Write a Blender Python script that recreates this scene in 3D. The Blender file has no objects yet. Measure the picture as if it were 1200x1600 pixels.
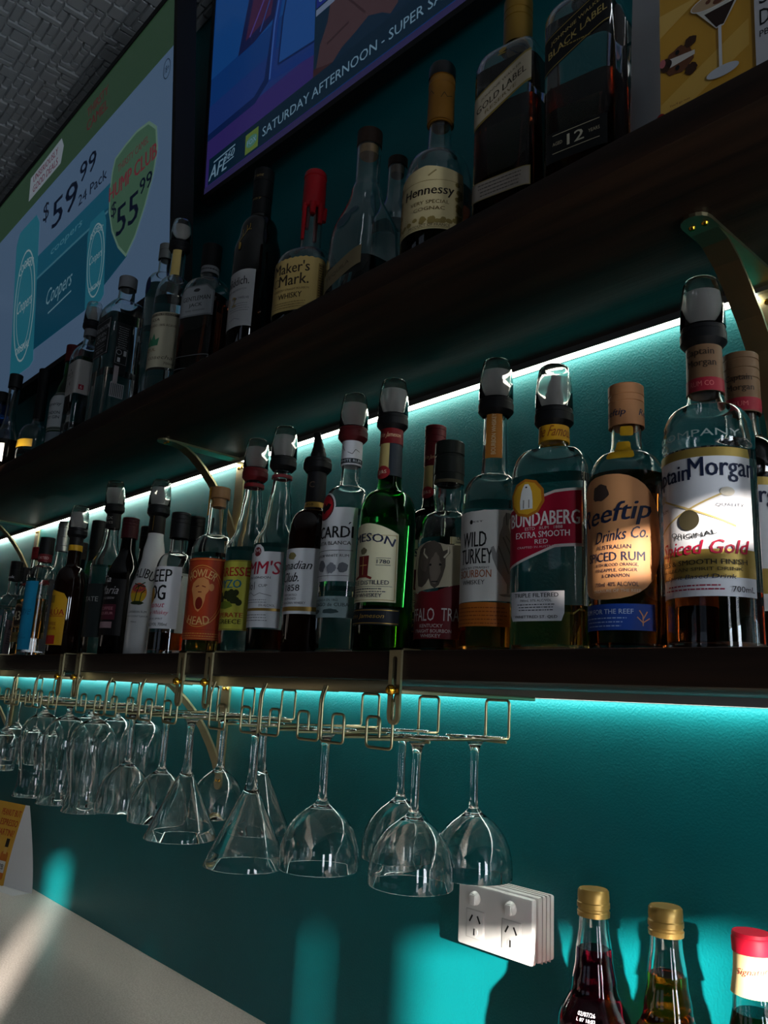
import bpy, bmesh, math, random
from mathutils import Vector, Matrix
random.seed(7)
SC = bpy.context.scene
COL = SC.collection
CAMY, CAMZ = -0.92, 1.47          # the eye: 0.92 m out from the teal wall, 1.47 m above the floor

# ------------------------------------------------------------------ camera
cam_d = bpy.data.cameras.new('camera')
cam = bpy.data.objects.new('camera', cam_d)
COL.objects.link(cam)
cam_d.sensor_fit = 'VERTICAL'
cam_d.sensor_height = 36.0
cam_d.lens = 36.0 * 1261.98 / 1600.0
cam_d.clip_start = 0.02
cam.matrix_world = Matrix(((0.67388443, 0.13247301, 0.72686359, 0.0),
                           (0.73717278, -0.1865446, -0.64944392, CAMY),
                           (0.04955869, 0.9734742, -0.22336499, CAMZ),
                           (0, 0, 0, 1)))
SC.camera = cam

# ------------------------------------------------------------------ world, sun, daylight, exposure
world = bpy.data.worlds.new('world')
SC.world = world
world.use_nodes = True
wb = world.node_tree.nodes['Background']
wb.inputs['Color'].default_value = (0.62, 0.76, 1.0, 1)
wb.inputs['Strength'].default_value = 0.3

SUN_AZ, SUN_EL = math.radians(30), math.radians(12)      # off the wall plane, above the horizon
sun_dir = Vector((-math.cos(SUN_AZ) * math.cos(SUN_EL), math.sin(SUN_AZ) * math.cos(SUN_EL), -math.sin(SUN_EL)))
sd = bpy.data.lights.new('sun_offscreen', 'SUN')
sd.energy = 27.0
sd.angle = math.radians(0.9)
sd.color = (1.0, 0.93, 0.84)
sun = bpy.data.objects.new('sun_offscreen', sd)
COL.objects.link(sun)
sun.rotation_euler = sun_dir.to_track_quat('-Z', 'Y').to_euler()
sun.location = (3, -3, 3)


def daylight(name, loc, direction, sx, sy, power, color=(0.80, 0.90, 1.0)):
    d = bpy.data.lights.new(name, 'AREA')
    d.shape = 'RECTANGLE'
    d.size, d.size_y = sx, sy
    d.energy = power
    d.color = color
    o = bpy.data.objects.new(name, d)
    COL.objects.link(o)
    o.location = loc
    o.rotation_euler = Vector(direction).to_track_quat('-Z', 'Y').to_euler()
    return o


RX = 2.0                                             # the end wall with the windows
FY = -5.0                                            # the street front opposite the bar
# openings (along, along, low, high): windows, plus slits added to shape sun patches
RIGHT_OPEN = [(-0.74, -0.33, 0.75, 1.85), (-1.75, -1.40, 0.85, 1.872), (-1.885, -1.81, 0.85, 1.89), (-2.19, -2.12, 0.85, 1.89), (-2.54, -2.42, 0.85, 2.08), (-1.74, -1.45, 2.185, 2.235), (-2.92, -2.70, 3.04, 3.17)]
FRONT_OPEN = [(-3.4, -2.0, 0.9, 2.1), (-1.2, 0.2, 0.9, 2.1)]
daylight('window_side_offscreen', (RX + 0.13, -0.535, 1.30), (-1, 0, 0), 0.41, 1.1, 24)
daylight('window_end_offscreen', (RX + 0.13, -1.57, 1.37), (-1, 0.1, 0), 0.35, 1.04, 14)

vs = SC.view_settings
vs.view_transform = 'Standard'
vs.look = 'None'
vs.exposure = 0.2
vs.gamma = 1.0
vs.use_curve_mapping = False
cy = SC.cycles
cy.max_bounces = 20
cy.transmission_bounces = 18
cy.glossy_bounces = 6
cy.diffuse_bounces = 3
cy.transparent_max_bounces = 16
cy.sample_clamp_indirect = 4.0
cy.caustics_reflective = True
cy.caustics_refractive = True
cy.blur_glossy = 0.3


# ------------------------------------------------------------------ materials
def lin(h):
    h = h.lstrip('#')
    o = []
    for i in (0, 2, 4):
        c = int(h[i:i + 2], 16) / 255
        o.append(c / 12.92 if c <= 0.04045 else ((c + 0.055) / 1.055) ** 2.4)
    return (o[0], o[1], o[2], 1.0)


MATS = {}


def pmat(name, color, rough=0.5, metal=0.0, trans=0.0, ior=1.45, spec=0.5, emit=None, estr=0.0, alpha=1.0, coat=0.0):
    if name in MATS:
        return MATS[name]
    m = bpy.data.materials.new(name)
    m.use_nodes = True
    b = m.node_tree.nodes['Principled BSDF']
    c = lin(color) if isinstance(color, str) else (*color, 1.0)
    b.inputs['Base Color'].default_value = c
    b.inputs['Roughness'].default_value = rough
    b.inputs['Metallic'].default_value = metal
    b.inputs['Transmission Weight'].default_value = trans
    b.inputs['IOR'].default_value = ior
    b.inputs['Specular IOR Level'].default_value = spec
    b.inputs['Coat Weight'].default_value = coat
    b.inputs['Alpha'].default_value = alpha
    if emit is not None:
        b.inputs['Emission Color'].default_value = lin(emit) if isinstance(emit, str) else (*emit, 1.0)
        b.inputs['Emission Strength'].default_value = estr
    MATS[name] = m
    return m


def nodes_of(m):
    return m.node_tree.nodes, m.node_tree.links, m.node_tree.nodes['Principled BSDF']


def add_bump(m, scale, strength, dist=0.001, detail=4, stretch=(1, 1, 1), vor=False):
    N, L, b = nodes_of(m)
    tc = N.new('ShaderNodeTexCoord')
    mp = N.new('ShaderNodeMapping')
    mp.inputs['Scale'].default_value = stretch
    L.new(tc.outputs['Object'], mp.inputs['Vector'])
    n = N.new('ShaderNodeTexVoronoi' if vor else 'ShaderNodeTexNoise')
    n.inputs['Scale'].default_value = scale
    if not vor:
        n.inputs['Detail'].default_value = detail
    L.new(mp.outputs['Vector'], n.inputs['Vector'])
    bp = N.new('ShaderNodeBump')
    bp.inputs['Strength'].default_value = strength
    bp.inputs['Distance'].default_value = dist
    L.new(n.outputs[0], bp.inputs['Height'])
    L.new(bp.outputs['Normal'], b.inputs['Normal'])
    return n, mp


def add_tint(m, scale, c1, c2, lo=0.35, hi=0.65, stretch=(1, 1, 1), detail=5):
    N, L, b = nodes_of(m)
    tc = N.new('ShaderNodeTexCoord')
    mp = N.new('ShaderNodeMapping')
    mp.inputs['Scale'].default_value = stretch
    L.new(tc.outputs['Object'], mp.inputs['Vector'])
    n = N.new('ShaderNodeTexNoise')
    n.inputs['Scale'].default_value = scale
    n.inputs['Detail'].default_value = detail
    L.new(mp.outputs['Vector'], n.inputs['Vector'])
    r = N.new('ShaderNodeValToRGB')
    r.color_ramp.elements[0].position = lo
    r.color_ramp.elements[0].color = lin(c1)
    r.color_ramp.elements[1].position = hi
    r.color_ramp.elements[1].color = lin(c2)
    L.new(n.outputs[0], r.inputs['Fac'])
    L.new(r.outputs['Color'], b.inputs['Base Color'])


TEAL = pmat('teal_wall_paint', (0.0, 0.17, 0.18), 0.45, spec=0.3)
add_tint(TEAL, 3.0, '#005e62', '#00666b')
add_bump(TEAL, 340, 0.4, 0.0015, 3)
WOOD = pmat('dark_walnut', '#1c110a', 0.5, spec=0.25)
add_tint(WOOD, 9, '#120a06', '#2e1c11', 0.3, 0.75, (0.35, 6, 6), 8)
add_bump(WOOD, 40, 0.25, 0.0008, 6, (0.25, 8, 8))
STONE = pmat('counter_laminate', '#cbbeb4', 0.32)
add_tint(STONE, 320, '#bdb0a6', '#d6cbc2', 0.4, 0.6)
PLASTER = pmat('dark_plaster', '#4a4745', 0.8)
FLOORM = pmat('floor_boards', '#5a4636', 0.5)
add_tint(FLOORM, 6, '#33261c', '#48382b', 0.3, 0.7, (1, 12, 1))
CEILM = pmat('ceiling_grey', '#aeb2b4', 0.5)
add_bump(CEILM, 60, 0.2, 0.001)
BRASS = pmat('brushed_brass', '#b3a680', 0.36, 1.0)
add_bump(BRASS, 300, 0.08, 0.0004, 2, (1, 1, 12))
GOLD = pmat('polished_gold', '#c9962f', 0.22, 1.0)
ALU = pmat('aluminium', '#a9aaa6', 0.4, 1.0)
BLACK = pmat('black_plastic', '#0b0b0c', 0.32)
BLACKM = pmat('matt_black', '#08080a', 0.6)
WHITEP = pmat('white_plastic', '#e4e2df', 0.3)
GLASS = pmat('clear_glass', (0.97, 0.985, 0.975), 0.0, trans=1.0, ior=1.46)
GREENG = pmat('green_glass', (0.02, 0.34, 0.05), 0.0, trans=1.0, ior=1.46)
BLUEG = pmat('blue_glass', (0.25, 0.45, 0.95), 0.0, trans=1.0, ior=1.46)
FROST = pmat('textured_green_glass', (0.05, 0.36, 0.12), 0.25, trans=0.8, ior=1.46)
add_bump(FROST, 260, 0.8, 0.002, 2, vor=True)
DARKG = pmat('near_black_glass', '#0a0705', 0.04, spec=0.7)
BROWNG = pmat('dark_brown_glass', '#170905', 0.04, spec=0.7)
WHITEG = pmat('white_coated_glass', '#d9d8d6', 0.16)
LED = pmat('led_diffuser', '#ffffff', 0.5, emit=(1.0, 0.98, 0.84), estr=14.0)
LEDLOW = pmat('led_diffuser_cool', '#ffffff', 0.5, emit=(0.95, 1.0, 0.92), estr=16.5)
SMOKE = pmat('smoky_clear_plastic', (0.96, 0.94, 0.91), 0.02, trans=1.0, ior=1.35)
REFL_SLEEVE = pmat('frosted_clear_plastic', (0.85, 0.85, 0.84), 0.30, alpha=0.42)  # pale see-through colour imitating a reflection inside the pourer cups
LIQ = {
    'rum': pmat('spiced_rum', (0.45, 0.09, 0.012), 0.0, trans=1.0, ior=1.36),
    'amber': pmat('whiskey_amber', (0.80, 0.30, 0.04), 0.0, trans=1.0, ior=1.36),
    'pale': pmat('pale_gold_spirit', (0.86, 0.58, 0.16), 0.0, trans=1.0, ior=1.36),
    'clear': pmat('clear_spirit', (0.96, 0.98, 0.98), 0.0, trans=1.0, ior=1.36),
    'dark': pmat('dark_spirit', (0.22, 0.05, 0.015), 0.0, trans=1.0, ior=1.36),
    'red': pmat('red_syrup', (0.42, 0.01, 0.045), 0.0, trans=1.0, ior=1.36),
    'orange': pmat('orange_syrup', (0.90, 0.42, 0.03), 0.0, trans=1.0, ior=1.36),
    'cola': pmat('black_liqueur', (0.09, 0.02, 0.01), 0.0, trans=1.0, ior=1.36),
}


def ink(h, kind='paper'):
    """a printed colour: paper, foil, or the lit pixels of a screen"""
    if h[0] == '*':
        kind, h = 'foil', h[1:]
    key = kind + h
    if key in MATS:
        return MATS[key]
    if kind == 'screen':
        return pmat(key, '#050505', 0.25, emit=h, estr=0.23)
    if kind == 'foil':
        return pmat(key, h, 0.35, 0.5)
    return pmat(key, h, 0.52, spec=0.3)


# ------------------------------------------------------------------ mesh helpers
def link(name, me, mat, parent=None, smooth=False):
    o = bpy.data.objects.new(name, me)
    COL.objects.link(o)
    if mat:
        me.materials.append(mat)
    if parent:
        o.parent = parent
    if smooth:
        me.polygons.foreach_set('use_smooth', [True] * len(me.polygons))
    return o


def mesh_of(name, V, F):
    me = bpy.data.meshes.new(name)
    me.from_pydata(V, [], F)
    me.update()
    return me


def bm_link(name, bm, mat, parent=None, smooth=False):
    me = bpy.data.meshes.new(name)
    bm.to_mesh(me)
    bm.free()
    return link(name, me, mat, parent, smooth)


def empty(name, loc, rz=0.0):
    o = bpy.data.objects.new(name, None)
    COL.objects.link(o)
    o.location = loc
    o.rotation_euler = (0, 0, rz)
    o.empty_display_size = 0.02
    return o


def tag(o, label=None, cat=None, group=None, kind=None):
    if label:
        o['label'] = label
    if cat:
        o['category'] = cat
    if group:
        o['group'] = group
    if kind:
        o['kind'] = kind
    return o


def box_bm(bm, x0, y0, z0, x1, y1, z1):
    v = [bm.verts.new(p) for p in ((x0, y0, z0), (x1, y0, z0), (x1, y1, z0), (x0, y1, z0),
                                   (x0, y0, z1), (x1, y0, z1), (x1, y1, z1), (x0, y1, z1))]
    for f in ((0, 3, 2, 1), (4, 5, 6, 7), (0, 1, 5, 4), (1, 2, 6, 5), (2, 3, 7, 6), (3, 0, 4, 7)):
        bm.faces.new([v[i] for i in f])
    return v


def box(name, a, b, mat, parent=None, bevel=0.0, seg=2):
    bm = bmesh.new()
    box_bm(bm, *a, *b)
    if bevel:
        bmesh.ops.bevel(bm, geom=bm.edges[:], offset=bevel, segments=seg, affect='EDGES', profile=0.5)
    o = bm_link(name, bm, mat, parent)
    if bevel:
        o.data.polygons.foreach_set('use_smooth', [True] * len(o.data.polygons))
        try:
            o.data.set_sharp_from_angle(angle=math.radians(40))
        except Exception:
            pass
    return o


def lathe(name, prof, mat, parent=None, seg=40, loc=(0, 0, 0), sharp=35):
    """prof: (z, r) points from axis to axis or open"""
    V, F, rows = [], [], []
    for z, r in prof:
        if r < 1e-6:
            rows.append([len(V)])
            V.append((loc[0], loc[1], loc[2] + z))
        else:
            s = len(V)
            rows.append(list(range(s, s + seg)))
            for i in range(seg):
                a = 2 * math.pi * i / seg
                V.append((loc[0] + r * math.cos(a), loc[1] + r * math.sin(a), loc[2] + z))
    for A, B in zip(rows[:-1], rows[1:]):
        for i in range(seg):
            j = (i + 1) % seg
            if len(A) == 1 and len(B) == 1:
                continue
            if len(A) == 1:
                F.append((A[0], B[j], B[i]))
            elif len(B) == 1:
                F.append((A[i], A[j], B[0]))
            else:
                F.append((A[i], A[j], B[j], B[i]))
    o = link(name, mesh_of(name, V, F), mat, parent, True)
    if sharp:
        o.data.set_sharp_from_angle(angle=math.radians(sharp))
    return o


def round_path(P, rad, n=4, closed=False):
    P = [Vector(p) for p in P]
    if len(P) < 3 or rad <= 0:
        return P
    out = [P[0]]
    for a, b, c in zip(P[:-2], P[1:-1], P[2:]):
        d1, d2 = (a - b), (c - b)
        r = min(rad, d1.length * 0.49, d2.length * 0.49)
        p, q = b + d1.normalized() * r, b + d2.normalized() * r
        for i in range(n + 1):
            t = i / n
            out.append(p * (1 - t) ** 2 + b * 2 * t * (1 - t) + q * t * t)
    out.append(P[-1])
    return out


def tube(name, path, r, mat, parent=None, seg=8, rad=0.0, radii=None):
    P = round_path(path, rad)
    V, F = [], []
    t0 = (P[1] - P[0]).normalized()
    up = Vector((0, 0, 1)) if abs(t0.z) < 0.9 else Vector((1, 0, 0))
    nrm = (up - t0 * up.dot(t0)).normalized()
    m = len(P)
    for i, p in enumerate(P):
        t = ((P[min(i + 1, m - 1)] - P[max(i - 1, 0)])).normalized()
        nrm = (nrm - t * nrm.dot(t))
        if nrm.length < 1e-6:
            nrm = t.orthogonal()
        nrm.normalize()
        bi = t.cross(nrm)
        rr = radii[min(len(radii) - 1, int(i * len(radii) / m))] if radii else r
        for k in range(seg):
            a = 2 * math.pi * k / seg
            V.append(tuple(p + (nrm * math.cos(a) + bi * math.sin(a)) * rr))
    for i in range(m - 1):
        for k in range(seg):
            j = (k + 1) % seg
            F.append((i * seg + k, i * seg + j, (i + 1) * seg + j, (i + 1) * seg + k))
    F.append(tuple(range(seg))[::-1])
    F.append(tuple((m - 1) * seg + k for k in range(seg)))
    o = link(name, mesh_of(name, V, F), mat, parent, True)
    o.data.set_sharp_from_angle(angle=math.radians(50))
    return o


def prism(name, pts, d0, d1, mat, parent=None, frame=None, holes=None, bevel=0.0):
    """extrude the 2-D outline between two depths; frame maps (a, b, depth) to a point"""
    frame = frame or (lambda a, b, d: (a, d, b))
    bm = bmesh.new()
    f = [bm.verts.new(frame(a, b, d0)) for a, b in pts]
    g = [bm.verts.new(frame(a, b, d1)) for a, b in pts]
    n = len(pts)
    if holes:
        h0 = [bm.verts.new(frame(a, b, d0)) for a, b in holes]
        h1 = [bm.verts.new(frame(a, b, d1)) for a, b in holes]
        m = len(holes)
        for O, H in ((f, h0), (g, h1)):
            eds = [bm.edges.new((O[i], O[(i + 1) % n])) for i in range(n)]
            eds += [bm.edges.new((H[i], H[(i + 1) % m])) for i in range(m)]
            bmesh.ops.triangle_fill(bm, edges=eds, use_beauty=True)
        for i in range(m):
            bm.faces.new((h0[(i + 1) % m], h0[i], h1[i], h1[(i + 1) % m]))
    else:
        bm.faces.new(f)
        bm.faces.new(g[::-1])
    for i in range(n):
        bm.faces.new((f[i], f[(i + 1) % n], g[(i + 1) % n], g[i]))
    bmesh.ops.recalc_face_normals(bm, faces=bm.faces[:])
    if bevel:
        bmesh.ops.bevel(bm, geom=bm.edges[:], offset=bevel, segments=1, affect='EDGES')
    return bm_link(name, bm, mat, parent)


# ------------------------------------------------------------------ flat print: shapes in millimetres, mapped onto a surface
TEXT_CACHE = {}


def glyphs(s, bold):
    k = (s, bold)
    if k not in TEXT_CACHE:
        c = bpy.data.curves.new('t', 'FONT')
        c.body = s
        c.resolution_u = 2
        c.offset = bold
        o = bpy.data.objects.new('t', c)
        m = bpy.data.meshes.new_from_object(o)
        V = [(v.co.x, v.co.y) for v in m.vertices]
        F = [tuple(p.vertices) for p in m.polygons]
        bpy.data.objects.remove(o)
        bpy.data.curves.remove(c)
        bpy.data.meshes.remove(m)
        x0, x1 = min(v[0] for v in V), max(v[0] for v in V)
        y0, y1 = min(v[1] for v in V), max(v[1] for v in V)
        V = [((x - x0) / (x1 - x0) - 0.5, (y - y0) / max(1e-6, y1 - y0) - 0.5) for x, y in V]
        TEXT_CACHE[k] = (V, F)
    return TEXT_CACHE[k]


def T(s, cx, cy, w, h, col, bold=0.015, shear=0.0, arc=0.0, rise=0.0, rot=0.0):
    V, F = glyphs(s, 0.0)
    if bold > 0.002 and len(s) > 1:                          # heavier strokes: the outline printed again a hair to either side
        k_ = bold * 0.8 * h / w
        nv = len(V)
        V = [(x - k_, y) for x, y in V] + [(x + k_, y) for x, y in V]
        F = list(F) + [tuple(i + nv for i in f) for f in F]
    out = []
    for x, y in V:
        px, py = x * w + shear * y * h, y * h
        if arc:
            a = px / arc
            px, py = (arc + py) * math.sin(a), (arc + py) * math.cos(a) - arc
        py += rise * px
        if rot:
            c_, s_ = math.cos(rot), math.sin(rot)
            px, py = px * c_ - py * s_, px * s_ + py * c_
        out.append((px + cx, py + cy))
    return (col, out, F)


def R(x0, y0, x1, y1, col):
    return (col, [(x0, y0), (x1, y0), (x1, y1), (x0, y1)], [(0, 1, 2, 3)])


def PG(pts, col):
    return (col, list(pts), [tuple(range(len(pts)))])


def E(cx, cy, a, b, col, n=28):
    return PG([(cx + a * math.cos(2 * math.pi * i / n), cy + b * math.sin(2 * math.pi * i / n)) for i in range(n)], col)


def RING(cx, cy, a, b, t, col, n=32):
    V = []
    for i in range(n):
        c_, s_ = math.cos(2 * math.pi * i / n), math.sin(2 * math.pi * i / n)
        V += [(cx + a * c_, cy + b * s_), (cx + (a - t) * c_, cy + (b - t) * s_)]
    return (col, V, [(2 * i, (2 * i + 2) % (2 * n), (2 * i + 3) % (2 * n), 2 * i + 1) for i in range(n)])


def FRAME(x0, y0, x1, y1, t, col):
    V = [(x0, y0), (x1, y0), (x1, y1), (x0, y1), (x0 + t, y0 + t), (x1 - t, y0 + t), (x1 - t, y1 - t), (x0 + t, y1 - t)]
    return (col, V, [(0, 1, 5, 4), (1, 2, 6, 5), (2, 3, 7, 6), (3, 0, 4, 7)])


def LN(pts, t, col):
    """a drawn line of thickness t"""
    V, F = [], []
    for (a, b), (c, d) in zip(pts[:-1], pts[1:]):
        dx, dy = c - a, d - b
        l = math.hypot(dx, dy) or 1
        nx, ny = -dy / l * t / 2, dx / l * t / 2
        k = len(V)
        V += [(a + nx, b + ny), (a - nx, b - ny), (c - nx, d - ny), (c + nx, d + ny)]
        F.append((k, k + 1, k + 2, k + 3))
    return (col, V, F)


def RR(x0, y0, x1, y1, r, col, n=5):
    pts = []
    for cx, cy, a0 in ((x1 - r, y1 - r, 0), (x0 + r, y1 - r, 90), (x0 + r, y0 + r, 180), (x1 - r, y0 + r, 270)):
        for i in range(n + 1):
            a = math.radians(a0 + 90 * i / n)
            pts.append((cx + r * math.cos(a), cy + r * math.sin(a)))
    return PG(pts, col)


def fine(cx, cy, w, rows, pitch, col, h=0.9, seed=1):
    """rows of small print too fine to read: short dashes"""
    rnd = random.Random(seed)
    V, F = [], []
    for i in range(rows):
        y = cy - i * pitch
        ww = w * rnd.uniform(0.7, 1.0)
        x = -ww / 2
        while x < ww / 2:
            l = rnd.uniform(1.2, 4.5)
            k = len(V)
            V += [(cx + x, y - h / 2), (cx + min(x + l, ww / 2), y - h / 2), (cx + min(x + l, ww / 2), y + h / 2), (cx + x, y + h / 2)]
            F.append((k, k + 1, k + 2, k + 3))
            x += l + 0.9
    return (col, V, F)


def blob(cx, cy, a, b, col, seed=1, n=22, rough=0.25):
    rnd = random.Random(seed)
    return PG([(cx + a * math.cos(2 * math.pi * i / n) * (1 - rough * rnd.random()),
                cy + b * math.sin(2 * math.pi * i / n) * (1 - rough * rnd.random())) for i in range(n)], col)


def flat_bm(items, ustep=None, vstep=None):
    bm = bmesh.new()
    for col, V, F in items:
        vs_ = [bm.verts.new((x, y, 0)) for x, y in V]
        for f in F:
            if len(set(f)) >= 3:
                try:
                    bm.faces.new([vs_[i] for i in f])
                except ValueError:
                    pass
    big = [f for f in bm.faces if len(f.verts) > 4]
    if big:
        bmesh.ops.triangulate(bm, faces=big)
    for axis, step in ((0, ustep), (1, vstep)):
        if not step or not bm.verts:
            continue
        lo = min(v.co[axis] for v in bm.verts)
        hi = max(v.co[axis] for v in bm.verts)
        k = math.floor(lo / step) + 1
        while k * step < hi:
            co = [0, 0, 0]
            no = [0, 0, 0]
            co[axis] = k * step
            no[axis] = 1
            bmesh.ops.bisect_plane(bm, geom=bm.verts[:] + bm.edges[:] + bm.faces[:], dist=1e-5, plane_co=co, plane_no=no)
            k += 1
    for f in bm.faces:
        if f.normal.z < 0:
            f.normal_flip()
    return bm


def printed(name, items, fn, off, parent, kind='paper', ustep=None, vstep=None, mat=None):
    """one mesh of one ink; fn(u_mm, v_mm, off) -> point"""
    bm = flat_bm(items, ustep, vstep)
    for v in bm.verts:
        v.co = fn(v.co.x, v.co.y, off)
    return bm_link(name, bm, mat or ink(items[0][0], kind), parent, ustep is not None)


def art(items, fn, parent, kind='paper', off=0.0008, ustep=None, vstep=None, name='lettering', dz=0.00012):
    """sub-parts by ink, later inks lie over earlier ones"""
    runs = []
    for it in items:
        for r in runs:
            if r[0][0] == it[0] and r is runs[-1]:
                r.append(it)
                break
        else:
            runs.append([it])
    for i, r in enumerate(runs):
        printed(name if len(r[0][2]) > 2 else 'printed_panel', r, fn, off + i * dz, parent, kind, ustep, vstep)


# ------------------------------------------------------------------ the room
YW = 0.0                                   # face of the teal wall
YFR = -0.3174                              # front edge of both shelves


def Wp(x, Y, z):
    """measured from the eye (Y into the wall) to the room"""
    return (x, CAMY + Y, CAMZ + z)


LOW_TOP, LOW_BOT = 1.520, 1.489
UP_TOP, UP_BOT = 2.0045, 1.970
CEIL = 3.437
COUNTER = 0.913
XL = -4.6


def wall_grid(name, axis, at0, at1, a0, a1, z0, z1, holes, mat):
    bm = bmesh.new()
    As = sorted({a0, a1, *[h[0] for h in holes], *[h[1] for h in holes]})
    Zs = sorted({z0, z1, *[h[2] for h in holes], *[h[3] for h in holes]})
    for p, q in zip(As[:-1], As[1:]):
        for r, s in zip(Zs[:-1], Zs[1:]):
            m, n = (p + q) / 2, (r + s) / 2
            if any(h[0] < m < h[1] and h[2] < n < h[3] for h in holes):
                continue
            if axis == 'x':
                box_bm(bm, at0, p, r, at1, q, s)
            else:
                box_bm(bm, p, at0, r, q, at1, s)
    return tag(bm_link(name, bm, mat), kind='structure')


tag(box('wall_back', (XL, YW, 0), (RX + 0.15, YW + 0.12, CEIL + 0.1), TEAL), kind='structure')
tag(box('floor', (XL, FY - 0.2, -0.1), (RX + 0.15, YW, 0), FLOORM), kind='structure')
tag(box('wall_left', (XL - 0.12, FY - 0.2, 0), (XL, YW, CEIL), PLASTER), kind='structure')
wall_grid('wall_right', 'x', RX, RX + 0.12, FY, YW, 0, CEIL, RIGHT_OPEN, PLASTER)
wall_grid('wall_front', 'y', FY - 0.12, FY, XL, RX, 0, CEIL, FRONT_OPEN, PLASTER)
FRAMEM = pmat('window_frame_paint', '#2a2b2c', 0.4)
k = 1
for (a, b, z0, z1) in RIGHT_OPEN:
    bm = bmesh.new()
    for yy in (a + 0.006, b - 0.006):
        box_bm(bm, RX + 0.03, yy - 0.006, z0, RX + 0.09, yy + 0.006, z1)
    for zz in (z0 + 0.006, z1 - 0.006) + (((z0 + z1) / 2,) if k == 1 else ()):
        box_bm(bm, RX + 0.03, a, zz - 0.006, RX + 0.09, b, zz + 0.006)
    tag(bm_link('window_%d' % k, bm, FRAMEM), kind='structure')  # the narrow ones frame slits added only to shape the sunlight
    k += 1
for (a, b, z0, z1) in FRONT_OPEN:
    bm = bmesh.new()
    for xx in (a + 0.02, (a + b) / 2, b - 0.02):
        box_bm(bm, xx - 0.02, FY - 0.09, z0, xx + 0.02, FY - 0.03, z1)
    for zz in (z0 + 0.02, z1 - 0.02):
        box_bm(bm, a, FY - 0.09, zz - 0.02, b, FY - 0.03, zz + 0.02)
    tag(bm_link('window_%d' % k, bm, FRAMEM), kind='structure')
    k += 1

# ceiling of raised ashlar blocks
ceil = tag(box('ceiling', (XL, FY - 0.2, CEIL + 0.012), (RX + 0.15, YW + 0.05, CEIL + 0.12), CEILM), kind='structure')
UN = 0.0262


def block_mesh(w, d):
    bm = bmesh.new()
    g = 0.0016
    v = box_bm(bm, g, g, -0.0, w * UN - g, d * UN - g, 0.014)
    for q in v[:4]:                      # the lower face is a little smaller: sloped edges
        q.co.x = 0.0045 if q.co.x < 0.01 else w * UN - 0.0045
        q.co.y = 0.0045 if q.co.y < 0.01 else d * UN - 0.0045
    me = bpy.data.meshes.new('ceiling_block')
    bm.to_mesh(me)
    bm.free()
    me.materials.append(CEILM)
    return me


BL = {s: block_mesh(*s) for s in ((2, 2), (2, 1), (1, 2), (1, 1), (3, 1), (1, 3))}
cx0, cy0, NX, NY = -3.95, -0.655, 90, 25
grid = [[0] * NY for _ in range(NX)]
rnd = random.Random(3)
near, far = [], []
for i in range(NX):
    for j in range(NY):
        if grid[i][j]:
            continue
        opts = [(2, 2)] * 5 + [(2, 1)] * 4 + [(1, 2)] * 4 + [(3, 1)] * 2 + [(1, 3)] * 2 + [(1, 1)]
        rnd.shuffle(opts)
        opts.append((1, 1))
        for (w, d) in opts:
            if i + w <= NX and j + d <= NY and all(not grid[i + p][j + q] for p in range(w) for q in range(d)):
                for p in range(w):
                    for q in range(d):
                        grid[i + p][j + q] = 1
                x, y = cx0 + i * UN, cy0 + j * UN
                z = CEIL + rnd.choice((0, 0, 0.0015, 0.003))
                # which blocks lie above the menu board, in sight
                X, Y = x, y - CAMY
                e1 = (Y - 0.40) * (-1.90 + 2.36) - (X + 2.36) * (0.86 - 0.40)
                vis = -3.45 < X < -1.80 and Y > 0.42 - 0.315 * (X + 2.32) - 0.05 * (X > -2.32) and Y < 0.93
                (near if vis else far).append((x, y, z, w, d))
                break
near.sort(key=lambda b: -(b[3] * b[4]) / ((b[0]) ** 2 + 4))
far += near[290:]
for (x, y, z, w, d) in near[:290]:
    o = bpy.data.objects.new('block', BL[(w, d)])
    COL.objects.link(o)
    o.parent = ceil
    o.location = (x, y, z)
V, F = [], []
for (x, y, z, w, d) in far:
    me = BL[(w, d)]
    s = len(V)
    V += [(v.co.x + x, v.co.y + y, v.co.z + z) for v in me.vertices]
    F += [tuple(s + i for i in p.vertices) for p in me.polygons]
tag(link('block_field', mesh_of('block_field', V, F), CEILM, ceil), kind='stuff')

# counter under the shelves
tag(box('bar_counter', (XL, -0.62, COUNTER - 0.04), (RX, YW, COUNTER), STONE, bevel=0.003),
    'pale pinkish grey stone counter running along the teal wall', 'counter')


# ------------------------------------------------------------------ shelves and LED strips
def shelf(name, zb, zt, label):
    tag(box(name, (XL, YFR, zb), (0.9, YW, zt), WOOD, bevel=0.0025), label, 'shelf', 'dark wooden bar shelves')


shelf('bar_shelf', UP_BOT, UP_TOP, 'dark walnut shelf below the television screens')
shelf('bar_shelf', LOW_BOT, LOW_TOP, 'dark walnut shelf that the brass glass racks are clamped to')


def led(zt, label, mat):
    t = tag(empty('led_strip', (0, YW, zt)), label, 'light', 'LED strips under the shelves')
    prism('channel', [(0, 0), (-0.019, 0), (-0.019, -0.010), (-0.0178, -0.010), (-0.0178, -0.006), (-0.0012, -0.006), (-0.0012, -0.010), (0, -0.010)], XL, 0.9, ALU, t,
          frame=lambda a, b, d: (d, a, b))
    for xa, xb in ((XL, -2.785), (-2.745, -1.532), (-1.492, -0.372), (-0.332, 0.9)):
        box('diffuser', (xa, -0.0177, -0.0092), (xb, -0.0013, -0.0061), mat, t)


led(UP_BOT, 'glowing white LED strip under the upper dark shelf', LED)
led(LOW_BOT, 'hidden LED strip under the lower shelf lighting the wall above the glasses', LEDLOW)


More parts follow.
